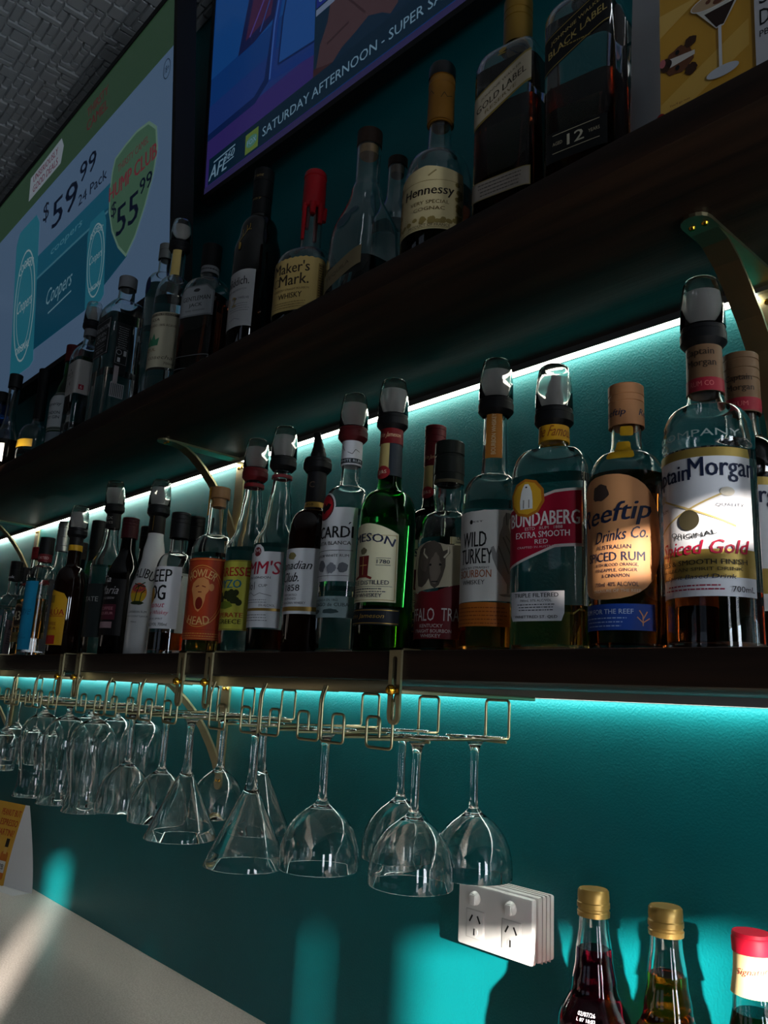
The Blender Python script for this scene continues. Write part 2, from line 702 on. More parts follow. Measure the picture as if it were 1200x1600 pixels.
# ------------------------------------------------------------------ brass shelf brackets
def bracket(x, zt, label):
    t = tag(empty('shelf_bracket', (x, YW, zt)), label, 'bracket', 'brass shelf brackets')
    hw = 0.016
    n = 8
    arm = [(-hw, 0)] + [(-hw * math.cos(a), -0.19 - hw * math.sin(a)) for a in [math.pi * i / n for i in range(n + 1)]] + [(hw, 0)]
    ar = prism('arm', arm, -0.0045, -0.0003, BRASS, t, frame=lambda a, b, d: (a, b, d))
    plate = [(-hw, 0)] + [(-hw * math.cos(a), -0.20 - hw * math.sin(a)) for a in [math.pi * i / n for i in range(n + 1)]] + [(hw, 0)]
    pl = prism('wall_plate', plate, -0.0045, -0.0002, BRASS, t, frame=lambda a, b, d: (a, d, b))
    # the curved brace: a flat bar from the arm down to the plate
    P = [(-0.172, -0.0045), (-0.150, -0.0085), (-0.125, -0.022), (-0.100, -0.043), (-0.075, -0.068), (-0.050, -0.100), (-0.028, -0.136), (-0.012, -0.168), (-0.005, -0.19)]
    Q = [(y + 0.0030, z + 0.0030) for y, z in P][::-1]
    prism('brace', P + Q, -hw * 0.9, hw * 0.9, BRASS, t, frame=lambda a, b, d: (d, a, b))
    for yy in (-0.186,):
        for sx in (-0.007, 0.007):
            lathe('screw', [(-0.0075, 0), (-0.007, 0.0025), (-0.0045, 0.0042), (-0.004, 0.0042)], GOLD, ar, 10, (sx, yy, 0))
    for zz in (-0.018, -0.196):
        for sx in (-0.007, 0.007):
            o = lathe('screw', [(0.0075, 0), (0.007, 0.0025), (0.0045, 0.0042), (0.004, 0.0042)], GOLD, pl, 10)
            o.rotation_euler = (math.pi / 2, 0, 0)
            o.location = (sx, 0, zz)


bracket(-0.352, UP_BOT, 'brass bracket under the upper shelf end above the spiced rum bottles')
bracket(-1.512, UP_BOT, 'brass bracket under the upper shelf behind the orange-labelled bottle')
bracket(-2.765, UP_BOT, 'brass bracket under the upper shelf behind the blue-labelled bottle')
bracket(-1.490, LOW_BOT, 'brass bracket under the lower shelf behind the hanging martini glasses')
bracket(-2.765, LOW_BOT, 'brass bracket under the lower shelf behind the hanging wine glasses')

# ------------------------------------------------------------------ clamp-on brass stemware racks
RAILZ = -0.045                     # below the eye


def strap(t, x):
    hw, yf = 0.0092, YFR
    z0, z1 = CAMZ - 0.028, LOW_TOP + 0.0025
    n = 8
    out = [(-hw, z1)] + [(-hw * math.cos(a), z0 + hw - hw * math.sin(a)) for a in [math.pi * i / n for i in range(n + 1)]] + [(hw, z1)]
    hs = 0.0036
    hz0, hz1 = z0 + 0.008, LOW_TOP - 0.010
    hole = [(-hs * math.cos(a), hz0 - hs * math.sin(a)) for a in [math.pi * i / n for i in range(n + 1)]]
    hole += [(hs * math.cos(a), hz1 + hs * math.sin(a)) for a in [math.pi * i / n for i in range(n + 1)]]
    st = prism('mount_strap', out, yf - 0.0032, yf - 0.0002, BRASS, t, frame=lambda a, b, d: (x + a, d, b), holes=hole)
    box('top_arm', (x - hw, yf - 0.0032, LOW_TOP), (x + hw, yf + 0.026, LOW_TOP + 0.0025), BRASS, st)
    box('bottom_arm', (x - hw * 0.6, yf - 0.0005, LOW_BOT - 0.0145), (x + hw * 0.6, -0.083, LOW_BOT - 0.0095), BRASS, t, bevel=0.0012)
    s = lathe('screw', [(0.010, 0), (0.0095, 0.0035), (0.007, 0.0055), (0.004, 0.0058), (0.003, 0.003), (-0.006, 0.003)], GOLD, st, 14)
    s.rotation_euler = (math.pi / 2, 0, 0)
    s.location = (x, yf - 0.0025, CAMZ + 0.008)


def rack(xr, slots, label, straps):
    t = tag(empty('stemware_rack', (0, 0, 0)), label, 'glass rack', 'brass glass racks clamped under the lower shelf')
    xl = xr - 0.386
    yb = YFR + 0.006
    for x in straps:
        strap(t, x)
    box('front_band', (xl, yb - 0.0015, CAMZ + 0.004), (xr, yb + 0.0015, LOW_BOT - 0.0012), BRASS, t, bevel=0.0008)
    z = lambda v: CAMZ + v
    yf = YFR - 0.001
    r = 0.0016
    for c in slots:
        for s in (1, -1):
            # vertical hanger, loop at the bottom, hooked end
            P = [(c + s * 0.0605, yb - 0.0015, z(0.010)), (c + s * 0.0605, yf, z(-0.004)), (c + s * 0.0605, yf, z(-0.053)), (c + s * 0.0195, yf, z(-0.053)),
                 (c + s * 0.0195, yf, z(-0.021)), (c + s * 0.0405, yf, z(-0.021)), (c + s * 0.0405, yf, z(-0.042))]
            tube('front_hook', P, r, BRASS, t, 8, 0.006)
        yb2 = CAMY + 0.845
        P = [(c + 0.0195, yf, z(RAILZ)), (c + 0.0195, yb2, z(RAILZ)), (c + 0.0195, yb2, z(0.004)), (c - 0.0195, yb2, z(0.004)),
             (c - 0.0195, yb2, z(RAILZ)), (c - 0.0195, yf, z(RAILZ))]
        tube('rail', P, 0.0019, BRASS, t, 8, 0.006)
        # the second, lower rod of each lane
    for yy in (CAMY + 0.70, CAMY + 0.84):
        tube('cross_rod', [(slots[-1] - 0.0195, yy, z(RAILZ - 0.0036)), (slots[0] + 0.0195, yy, z(RAILZ - 0.0036))], 0.0017, BRASS, t, 8)


racks = []
for kx, lab in ((0, 'brass wire glass rack holding the coupe glasses above the power outlet'),
                (1, 'brass wire glass rack holding martini glasses beside the coupe rack'),
                (2, 'brass wire glass rack holding the tall hurricane glasses'),
                (3, 'brass wire glass rack holding stemmed wine glasses past the hurricane glasses')):
    xr = -0.641 - 0.465 * kx
    sl = [-0.703 - 0.465 * kx - 0.1255 * i for i in range(3)]
    racks.append(sl)
    rack(xr, sl, lab, (xr, xr - 0.386))

# ------------------------------------------------------------------ hanging glasses (foot up)
FOOT = [(0, 0), (0.0, 0.037), (-0.0016, 0.038), (-0.0026, 0.036), (-0.0045, 0.022), (-0.008, 0.011), (-0.014, 0.0066), (-0.022, 0.0052)]


def bowl(outer, th=0.0013):
    """closed profile: foot, stem, outside of bowl, lip, inside of bowl"""
    P = FOOT + outer
    inn = []
    m = len(outer)
    start = next(i for i, p in enumerate(outer) if p[1] > 0.010)
    seq = outer[start:]
    for i, (z, r) in enumerate(seq):
        a = seq[max(i - 1, 0)]
        b = seq[min(i + 1, len(seq) - 1)]
        dz, dr = b[0] - a[0], b[1] - a[1]
        l = math.hypot(dz, dr) or 1
        inn.append((z + dr / l * th * (-1), r + dz / l * th))
    lip = outer[-1]
    inn[-1] = (lip[0], lip[1] - th)
    P = P + [(lip[0] - 0.0006, lip[1] - th * 0.15), (lip[0] - 0.0009, lip[1] - th / 2), (lip[0] - 0.0006, lip[1] - th * 0.85)] + inn[::-1] + [(seq[0][0] - 0.004, 0)]
    return P


def arcpts(z0, r0, z1, r1, n=10, kind='o'):
    out = []
    for i in range(1, n + 1):
        t = math.pi / 2 * i / n
        if kind == 'o':                      # grows fast then runs straight down
            out.append((z1 + (z0 - z1) * math.cos(t), r0 + (r1 - r0) * math.sin(t)))
        else:
            out.append((z0 + (z1 - z0) * math.sin(t), r1 + (r0 - r1) * math.cos(t)))
    return out


COUPE = bowl([(-0.040, 0.0048), (-0.060, 0.0047), (-0.078, 0.0049), (-0.087, 0.0062), (-0.092, 0.0105), (-0.097, 0.0180), (-0.103, 0.0262), (-0.110, 0.0335),
              (-0.119, 0.0400), (-0.130, 0.0450), (-0.142, 0.0482), (-0.154, 0.0494), (-0.166, 0.0492)])
COUPE2 = [(z * 1.06, r * (0.97 if z < -0.09 else 1)) for z, r in COUPE]
MARTINI = bowl([(-0.040, 0.0052), (-0.060, 0.0054), (-0.075, 0.0064), (-0.086, 0.0090), (-0.092, 0.0118), (-0.097, 0.0148), (-0.110, 0.0212), (-0.130, 0.0308), (-0.150, 0.0402), (-0.168, 0.0487), (-0.182, 0.0552)])
HURR = bowl([(-0.026, 0.0060), (-0.030, 0.0100), (-0.034, 0.0180), (-0.040, 0.0272), (-0.048, 0.0352), (-0.059, 0.0415), (-0.072, 0.0450), (-0.087, 0.0462), (-0.104, 0.0450),
             (-0.122, 0.0422), (-0.140, 0.0392), (-0.157, 0.0372), (-0.171, 0.0370), (-0.184, 0.0384), (-0.196, 0.0410), (-0.206, 0.0440)], 0.0014)
WINE = bowl([(-0.040, 0.0036), (-0.060, 0.0035), (-0.074, 0.0048), (-0.080, 0.0100), (-0.086, 0.0180), (-0.094, 0.0260), (-0.104, 0.0320), (-0.116, 0.0352), (-0.130, 0.0360), (-0.145, 0.0345), (-0.160, 0.0320), (-0.172, 0.0302)])
PROTO = {}
for nm, pr in (('coupe_glass', COUPE), ('tall_coupe', COUPE2), ('martini_glass', MARTINI), ('hurricane_glass', HURR), ('wine_glass', WINE)):
    o = lathe(nm, pr[::-1], GLASS, None, 48, sharp=60)
    COL.objects.unlink(o)
    PROTO[nm] = o.data


def hang(kind, rk, sl, Y, label, cat, group, tilt=0.0):
    nm = 'coupe_glass' if kind == 'tall_coupe' else kind
    o = bpy.data.objects.new(nm, PROTO[kind])
    COL.objects.link(o)
    o.location = Wp(racks[rk][sl], Y, RAILZ + 0.0042)
    o.rotation_euler = (tilt, tilt * 0.6, random.uniform(0, 6))
    tag(o, label, cat, group)


GC, GM, GH, GW = ('coupe glasses hanging in the racks', 'martini glasses hanging in the racks', 'hurricane glasses hanging in the racks', 'wine glasses hanging in the racks')
hang('coupe_glass', 0, 0, 0.802, 'clear coupe glass hanging against the wall directly above the power outlet', 'glass', GC)
hang('coupe_glass', 0, 0, 0.700, 'clear coupe glass hanging by the rack end, in front of the power outlet', 'glass', GC, 0.02)
hang('coupe_glass', 0, 1, 0.796, 'clear coupe glass hanging at the wall, second in along the rack', 'glass', GC)
hang('coupe_glass', 0, 1, 0.662, 'clear coupe glass hanging between a martini glass and the end coupe', 'glass', GC)
hang('martini_glass', 0, 2, 0.640, 'clear martini glass hanging next to the row of coupes', 'glass', GM)
hang('martini_glass', 1, 0, 0.800, 'clear martini glass hanging at the wall behind another martini glass', 'glass', GM)
hang('martini_glass', 1, 0, 0.662, 'clear martini glass hanging between a coupe and a brass mount strap', 'glass', GM)
hang('tall_coupe', 1, 1, 0.798, 'clear coupe glass hanging at the wall in front of the brass bracket', 'glass', GC)
hang('tall_coupe', 1, 1, 0.686, 'clear coupe glass hanging beside the cone of a martini glass', 'glass', GC)
hang('tall_coupe', 1, 2, 0.684, 'clear coupe glass hanging beside the tall hurricane glasses', 'glass', GC)
NTH = ('first', 'second', 'third')
for sl in range(3):
    for Y, where in ((0.815, 'by the wall'), (0.708, 'by the shelf edge')):
        hang('hurricane_glass', 2, sl, Y - 0.005 * sl, 'tall hurricane glass hanging upside down %s, %s slot past the coupes' % (where, NTH[sl]), 'glass', GH)
for sl in range(3):
    for Y, where in ((0.800, 'by the wall'), (0.690, 'by the shelf edge')):
        hang('wine_glass', 3, sl, Y, 'clear wine glass hanging upside down %s, %s slot past the hurricane glasses' % (where, NTH[sl]), 'glass', GW)

# ------------------------------------------------------------------ power outlet
t = tag(empty('power_outlet', (-0.729, YW, CAMZ - 0.274)), 'white double power outlet on a thick mounting block on the teal wall', 'outlet')
blk = box('mounting_block', (-0.059, -0.034, -0.036), (0.063, 0, 0.040), WHITEP, t, 0.003)
for i, yy in enumerate((-0.010, -0.018, -0.026)):
    box('seam', (-0.0597, yy - 0.0006, -0.0367), (0.0637, yy + 0.0006, 0.0407), pmat('seam_grey', '#b9b6b2', 0.5), blk)
pl = box('face_plate', (-0.062, -0.044, -0.038), (0.061, -0.034, 0.038), WHITEP, t, 0.003)
SLOT = pmat('socket_slot', '#1a1a1a', 0.6)
EDGE = pmat('plastic_edge', '#c9c6c3', 0.35)
for sx in (-0.032, 0.028):
    o = lathe('switch', [(0.0065, 0), (0.006, 0.006), (0.003, 0.0085), (0, 0.0088)], WHITEP, pl, 24)
    o.rotation_euler = (math.pi / 2, 0, 0)
    o.scale = (1, 1, 1)
    o.location = (sx, -0.0438, 0.022)
    box('switch_rocker', (sx - 0.004, -0.052, 0.0145), (sx + 0.005, -0.0475, 0.027), WHITEP, pl, 0.0015)
    box('socket_rim', (sx - 0.0145, -0.0447, -0.027), (sx + 0.0165, -0.0435, 0.008), EDGE, pl, 0.0004)
    box('socket_face', (sx - 0.0135, -0.0451, -0.026), (sx + 0.0155, -0.0440, 0.007), WHITEP, pl, 0.0004)
    for s in (-1, 1):
        pts = [(-0.0011, -0.0048), (0.0011, -0.0048), (0.0011, 0.0048), (-0.0011, 0.0048)]
        a = s * math.radians(30)
        prism('slot', [(sx + 0.001 + s * 0.0066 + px * math.cos(a) - pz * math.sin(a), -0.003 + px * math.sin(a) + pz * math.cos(a)) for px, pz in pts], -0.0455, -0.0445, SLOT, pl)
    lathe_o = lathe('earth_pin_boss', [(0.0462, 0), (0.0458, 0.0052), (0.0450, 0.0058), (0.0440, 0.0058)], WHITEP, pl, 20)
    lathe_o.rotation_euler = (math.pi / 2, 0, 0)
    lathe_o.location = (sx + 0.001, 0, -0.0185)
    prism('slot', [(sx + 0.0001, -0.0225), (sx + 0.0019, -0.0225), (sx + 0.0019, -0.0145), (sx + 0.0001, -0.0145)], -0.0466, -0.0455, SLOT, pl)


# ------------------------------------------------------------------ screens
def screen_frame(P, sw, tl):
    ex = Vector((math.cos(sw), math.sin(sw), 0))
    ey = Vector((-math.sin(sw), math.cos(sw), 0))
    up = Vector((0, 0, math.cos(tl))) - ey * math.sin(tl)
    n = -ex.cross(up)                         # towards the room
    P = Vector(P)
    n = n if n.y < 0 else -n
    return lambda u, v, o: P + ex * (u / 1000) + up * (v / 1000) + n * o


def screen_body(t, fn, w, h, bez, depth):
    bm = bmesh.new()
    c = [(-bez, -bez), (w + bez, -bez), (w + bez, h + bez), (-bez, h + bez)]
    f = [bm.verts.new(fn(u, v, 0.004)) for u, v in c]
    g = [bm.verts.new(fn(u, v, -depth)) for u, v in c]
    i_ = [bm.verts.new(fn(u, v, 0.004)) for u, v in ((0, 0), (w, 0), (w, h), (0, h))]
    j_ = [bm.verts.new(fn(u, v, -0.001)) for u, v in ((0, 0), (w, 0), (w, h), (0, h))]
    for k_ in range(4):
        l_ = (k_ + 1) % 4
        bm.faces.new((f[k_], f[l_], i_[l_], i_[k_]))
        bm.faces.new((i_[k_], i_[l_], j_[l_], j_[k_]))
        bm.faces.new((f[l_], f[k_], g[k_], g[l_]))
    bm.faces.new(g)
    bm.faces.new(j_)
    bmesh.ops.recalc_face_normals(bm, faces=bm.faces[:])
    bm_link('housing', bm, BLACKM, t)


# the menu board: a wide screen, leaning forward; u runs from its left edge, 1405 wide, 790 high
MP = Wp(-1.6876, 0.78, 0.9525)
MW, MH = 1405.0, 790.0
t = tag(empty('menu_screen', (MP[0] - MW / 2000, MP[1], MP[2])), 'wide menu screen showing beer prices, hung above the far bottles', 'screen')
inv = Vector((-t.location.x, -t.location.y, -t.location.z))
_f = screen_frame(Vector(MP) + inv - Vector((MW / 1000, 0, 0)), 0.0, math.radians(5.6))
screen_body(t, _f, MW, MH, 16, 0.05)
box('wall_mount', (-0.12, 0.04, 0.30), (0.12, -t.location.y, 0.55), BLACKM, t)
PALE, GRN, DGR, NAVY, TEA, TEAD, REDI = '#6b8bb0', '#3c5c44', '#557f66', '#0c1830', '#1a6f8e', '#0d5673', '#8a2b3e'
dsp = printed('display', [R(0, 0, MW, MH, PALE)], _f, 0.0005, t, 'screen')


def m(u):                                     # measured leftwards from the right edge, in metres at 0.75 m
    return MW + u * 1040


def mv(v):
    return v * 1040


shield = [(m(-0.346), mv(0.38)), (m(-0.335), mv(0.43)), (m(-0.319), mv(0.46)), (m(-0.26), mv(0.470)), (m(-0.194), mv(0.475)), (m(-0.13), mv(0.465)), (m(-0.090), mv(0.430)), (m(-0.082), mv(0.37)), (m(-0.098), mv(0.317)),
          (m(-0.14), mv(0.25)), (m(-0.19), mv(0.19)), (m(-0.238), mv(0.158)), (m(-0.285), mv(0.20)), (m(-0.325), mv(0.26)), (m(-0.346), mv(0.323))]
sc_c = (m(-0.215), mv(0.33))
shield2 = [(sc_c[0] + (x - sc_c[0]) * 1.06, sc_c[1] + (y - sc_c[1]) * 1.05) for x, y in shield]
box_p = [(m(-0.93), mv(0.092)), (m(-0.50), mv(0.090)), (m(-0.235), mv(0.150)), (m(-0.235), mv(0.330)), (m(-0.355), mv(0.408)), (m(-0.90), mv(0.405))]


def can(cx, y0, y1, w):
    return [(cx - w / 2, y0 + 12), (cx - w * 0.36, y0), (cx + w * 0.36, y0), (cx + w / 2, y0 + 12), (cx + w / 2, y1 - 40), (cx + w * 0.36, y1), (cx - w * 0.36, y1), (cx - w / 2, y1 - 40)]


art([R(0, mv(0.612), MW, MH, GRN),
     PG([(m(-1.01), mv(0.645)), (m(-0.73), mv(0.650)), (m(-0.71), mv(0.70)), (m(-0.73), mv(0.735)), (m(-1.00), mv(0.725))], '#a9b7c4'),
     T('UNSERIOUSLY', m(-0.865), mv(0.708), 225, 24, '#7a3550', 0.03), T('GOOD DEALS', m(-0.865), mv(0.672), 225, 26, '#7a3550', 0.03),
     T('THIRSTY', m(-0.46), mv(0.712), 150, 30, '#6e2b34', 0.03), T('CAMEL', m(-0.46), mv(0.668), 150, 34, '#6e2b34', 0.03),
     T('$', m(-0.838), mv(0.532), 52, 72, NAVY, 0.03), T('59', m(-0.682), mv(0.492), 205, 92, NAVY, 0.035), T('99', m(-0.512), mv(0.535), 120, 62, NAVY, 0.03),
     T('24 Pack', m(-0.475), mv(0.452), 205, 34, NAVY, 0.012),
     PG(box_p, TEA), PG([(m(-0.93), mv(0.092)), (m(-0.50), mv(0.090)), (m(-0.235), mv(0.150)), (m(-0.235), mv(0.325)), (m(-0.365), mv(0.338)), (m(-0.93), mv(0.323))], TEAD),
     R(m(-0.90), mv(0.325), m(-0.36), mv(0.333), '#4f93ab'),
     T('coopers', m(-0.66), mv(0.368), 250, 24, '#5fa3b8', 0.0, 0.3),
     T('Coopers', m(-0.70), mv(0.222), 210, 68, '#86b4c6', 0.0, 0.35), LN([(m(-0.78), mv(0.175)), (m(-0.60), mv(0.185))], 5, '#86b4c6'),
     PG(can(m(-0.432), mv(0.083), mv(0.345), 130), '#2b86a0'), RING(m(-0.432), mv(0.215), 60, 112, 5, '#a8c6d0'), RING(m(-0.432), mv(0.215), 45, 88, 3, '#a8c6d0'),
     T('COOPERS', m(-0.432), mv(0.305), 90, 18, '#a8c6d0', 0.02, 0, 80), T('Coopers', m(-0.432), mv(0.222), 88, 34, '#a8c6d0', 0.0, 0.3), T('ORIGINAL', m(-0.432), mv(0.138), 84, 15, '#a8c6d0', 0.02),
     PG(can(m(-1.00), mv(0.045), mv(0.56), 225), '#2f8ca4'), RING(m(-1.00), mv(0.275), 100, 200, 7, '#b2ccd4'), RING(m(-1.00), mv(0.275), 76, 152, 4, '#b2ccd4'),
     T('COOPERS', m(-1.00), mv(0.42), 140, 30, '#b2ccd4', 0.02, 0, 130), T('Coopers', m(-1.00), mv(0.275), 140, 56, '#b2ccd4', 0.0, 0.3), T('ORIGINAL', m(-1.00), mv(0.13), 130, 26, '#b2ccd4', 0.02),
     PG(shield2, '#7fa794'), PG(shield, DGR),
     T('THIRSTY CAMEL', m(-0.215), mv(0.425), 185, 22, '#7a4448', 0.02), T('HUMP CLUB', m(-0.217), mv(0.372), 285, 44, '#8e3c48', 0.05),
     T('$', m(-0.322), mv(0.315), 34, 50, NAVY, 0.03), T('55', m(-0.238), mv(0.268), 132, 84, NAVY, 0.035), T('99', m(-0.135), mv(0.308), 70, 44, NAVY, 0.03),
     RING(m(-0.036), mv(0.565), 20, 28, 3, '#2a3f5a'), T('18+', m(-0.036), mv(0.565), 24, 20, '#2a3f5a', 0.02),
     ], _f, dsp, 'screen', 0.0008, dz=0.00008)

# the television: 16:9 picture, swivelled a little
TP = Wp(-1.6776, 0.84, 1.2074)
TW, TH = 1140.0, 641.0
t = tag(empty('television', TP), 'black-framed television showing a blue football programme, hung over the shelf', 'television')
_f = screen_frame((0, 0, 0), math.radians(2.0), math.radians(3.0))
screen_body(t, _f, TW, TH, 13, 0.030)
box('wall_mount', (0.45, 0.02, 0.20), (0.70, -CAMY - 0.84 - 0.0005, 0.42), BLACKM, t)
dsp = printed('display', [R(0, 0, TW, TH, '#1b4fa0')], _f, 0.0005, t, 'screen')
SAL = '#8fb9d6'
hand = [(434, 104), (446, 160), (470, 205), (486, 290), (510, 345), (560, 360), (610, 340), (650, 260), (694, 150), (684, 112), (664, 100), (640, 118), (600, 136), (560, 122), (520, 112), (489, 92), (447, 96)]
art([R(0, 330, 426, TH, '#2060b4'), R(0, 0, 426, 158, '#45398c'), R(0, 158, 426, 250, '#2a4a9c'),
     PG([(0, 150), (205, 150), (258, 180), (284, 345), (266, 345), (240, 195), (200, 170), (0, 170)], '#16306e'),
     PG([(122, 326), (190, 326), (276, 345), (330, 641), (205, 641)], '#202a62'), PG([(152, 352), (256, 362), (306, 641), (226, 641)], '#56305a'),
     LN([(170, 352), (262, 470), (290, 600)], 6, '#6a58b8'), LN([(214, 340), (262, 430)], 5, '#3f5fb8'),
     PG([(258, 178), (426, 150), (426, 172), (276, 196), (288, 320), (360, 641), (336, 641), (268, 330)], '#2348a0'), PG([(296, 206), (426, 186), (426, 641), (384, 641), (308, 320)], '#2b66bc'),
     LN([(262, 182), (274, 322), (346, 641)], 6, '#4a7ad8'), LN([(294, 204), (306, 322), (380, 641)], 6, '#16306e'), LN([(294, 204), (426, 184)], 6, '#16306e'),
     R(426, 60, TW, TH, '#17354f'),
     PG(hand, '#5c454c'), LN([(520, 240), (590, 150)], 5, '#47333a'), LN([(560, 270), (640, 150)], 5, '#47333a'), LN([(600, 290), (676, 170)], 5, '#47333a'), LN([(470, 150), (540, 160)], 6, '#47333a'), PG([(426, 60), (520, 60), (489, 94), (440, 108), (426, 112)], '#4a2f36'),
     R(430, 262, 500, 300, '#2438a0'), T('Globe', 466, 281, 56, 20, SAL, 0.008), R(430, 242, 492, 258, '#8fa4c8'),
     PG([(16, 20), (TW, 20), (TW, 92), (16, 92)], '#113048'), R(0, 0, TW, 18, '#3f3a70'),
     T('AFL', 62, 48, 78, 36, SAL, 0.03, 0.25), T('360', 108, 62, 44, 20, SAL, 0.03, 0.25), LN([(38, 74), (132, 78)], 4, SAL), LN([(86, 46), (128, 48)], 3, SAL),
     R(176, 26, 228, 78, '#7b9a4a'), E(202, 52, 23, 15, '#5f9c8a'), T('FOX', 202, 52, 36, 14, SAL, 0.02),
     T('SATURDAY AFTERNOON - SUPER SATURDAY', 590, 52, 690, 24, SAL, 0.006),
     ], _f, dsp, 'screen', 0.0008, dz=0.00008)


# ------------------------------------------------------------------ bottles
def curve(*pts):
    """(z, r[, kind]) in millimetres; kind o = convex shoulder, c = concave flare, s = ease"""
    out = [(pts[0][0], pts[0][1])]
    for p in pts[1:]:
        z0, r0 = out[-1]
        z1, r1 = p[0], p[1]
        kd = p[2] if len(p) > 2 else 'l'
        if kd == 'l':
            out.append((z1, r1))
            continue
        n = 7
        for i in range(1, n + 1):
            a = math.pi / 2 * i / n
            if kd == 'o':
                out.append((z0 + (z1 - z0) * math.sin(a), r1 + (r0 - r1) * math.cos(a)))
            elif kd == 'c':
                out.append((z1 + (z0 - z1) * math.cos(a), r0 + (r1 - r0) * math.sin(a)))
            else:
                tt = i / n
                out.append((z0 + (z1 - z0) * tt, r0 + (r1 - r0) * (tt * tt * (3 - 2 * tt))))
    return out


class Body:
    def __init__(self, prof, n=2.0, sy=1.0):
        self.prof = prof                       # mm
        self.n, self.sy = n, sy
        self.rb = max(r for z, r in prof)
        self.rn = prof[-1][1]

    def at(self, z):
        P = self.prof
        if z <= P[0][0]:
            r = P[0][1]
        elif z >= P[-1][0]:
            r = P[-1][1]
        else:
            r = P[-1][1]
            for (z0, r0), (z1, r1) in zip(P[:-1], P[1:]):
                if z0 <= z <= z1:
                    tt = (z - z0) / max(1e-9, z1 - z0)
                    r = r0 + (r1 - r0) * tt
                    break
        return self.shape(r)

    def shape(self, r):
        k = min(1.0, max(0.0, (r - self.rn) / max(1e-6, (self.rb - self.rn) * 0.9)))
        return r, r * (1 + (self.sy - 1) * k), 2 + (self.n - 2) * k

    @staticmethod
    def pt(rx, ry, n, th):
        c_, s_ = math.cos(th), math.sin(th)
        r = (abs(c_ / max(rx, 1e-6)) ** n + abs(s_ / max(ry, 1e-6)) ** n) ** (-1 / n)
        return (r * c_, r * s_)

    def table(self, zref):
        rx, ry, n = self.at(zref)
        tab = []
        for sgn in (1, -1):
            s, prev = 0.0, None
            row = []
            for i in range(181):
                th = -math.pi / 2 + sgn * math.pi * i / 180
                p = self.pt(rx, ry, n, th)
                if prev:
                    s += math.hypot(p[0] - prev[0], p[1] - prev[1])
                prev = p
                row.append((s, th))
            tab.append(row)
        return tab

    def mapper(self, zref, slide=0.0):
        tab = self.table(zref)

        def fn(u, v, off):
            row = tab[0] if u + slide >= 0 else tab[1]
            s = abs(u + slide)
            lo, hi = 0, 180
            while hi - lo > 1:
                md = (lo + hi) // 2
                if row[md][0] <= s:
                    lo = md
                else:
                    hi = md
            f = (s - row[lo][0]) / max(1e-9, row[hi][0] - row[lo][0])
            th = row[lo][1] + (row[hi][1] - row[lo][1]) * min(1, f)
            rx, ry, n = self.at(v)
            x, y = self.pt(rx, ry, n, th)
            l = math.hypot(x, y) or 1
            k_ = 1 + off * 1000 / l
            return (x * k_ / 1000, y * k_ / 1000, v / 1000)
        return fn


def loft(name, rows, mat, parent, seg=44, cap0=True, cap1=True):
    """rows of (z, rx, ry, n) in mm"""
    V, F = [], []
    for z, rx, ry, n in rows:
        for i in range(seg):
            th = 2 * math.pi * i / seg
            x, y = Body.pt(rx, ry, n, th)
            V.append((x / 1000, y / 1000, z / 1000))
    m_ = len(rows)
    for i in range(m_ - 1):
        for k_ in range(seg):
            j = (k_ + 1) % seg
            F.append((i * seg + k_, i * seg + j, (i + 1) * seg + j, (i + 1) * seg + k_))
    if cap0:
        F.append(tuple(range(seg))[::-1])
    if cap1:
        F.append(tuple((m_ - 1) * seg + k_ for k_ in range(seg)))
    o = link(name, mesh_of(name, V, F), mat, parent, True)
    o.data.set_sharp_from_angle(angle=math.radians(42))
    return o


def densify(prof, step=14):
    out = [prof[0]]
    for (z0, r0), (z1, r1) in zip(prof[:-1], prof[1:]):
        n = max(1, int(abs(z1 - z0) / step))
        for i in range(1, n + 1):
            out.append((z0 + (z1 - z0) * i / n, r0 + (r1 - r0) * i / n))
    return out


GL = 'bottles standing on the lower shelf'
GU = 'bottles standing on the upper shelf'
SHELFZ = {'low': LOW_TOP, 'up': UP_TOP, 'counter': COUNTER}


def bottle(name, label, cat, x, Y, shelf_, prof, glass=GLASS, n=2.0, sy=1.0, liquid=None, level=0.0, labels=(), rot=0.0, solid=False, wall=2.4, seg=44, group=None):
    """glass, liquid and labels; returns the root and the body for the caps that follow"""
    t = empty(name, Wp(x, Y, 0), math.radians(rot))
    t.location.z = SHELFZ[shelf_]
    tag(t, label, cat, group or (GL if shelf_ == 'low' else GU))
    B = Body(prof, n, sy)
    if solid:
        loft('glass_body', [(z, *B.shape(r)) for z, r in prof], glass, t, seg)
    else:
        outer = [(z, *B.shape(r)) for z, r in prof]
        inn = []
        for z, r in prof:
            if z > 7 and r > wall + 2:
                rx, ry, nn = B.shape(r)
                inn.append((z, rx - wall, ry - wall, nn))
        if inn:
            z0 = inn[0][0]
            first = (max(7.0, z0), inn[0][1] - 3, inn[0][2] - 3, inn[0][3])
            rows = outer + inn[::-1] + [first]
            loft('glass_body', rows, glass, t, seg, True, True)
            if liquid:
                rows = []
                for z, rx, ry, nn in [(z, *B.shape(r)) for z, r in densify(prof, 6)]:
                    if 7.2 < z < level:
                        rows.append((z, rx - wall + 0.35, ry - wall + 0.35, nn))
                rx, ry, nn = B.at(level)
                rows.append((level, rx - wall + 0.35, ry - wall + 0.35, nn))
                if len(rows) > 1:
                    loft('liquid', rows, LIQ[liquid], t, seg)
    for L in labels:
        put_label(t, B, **L)
    return t, B


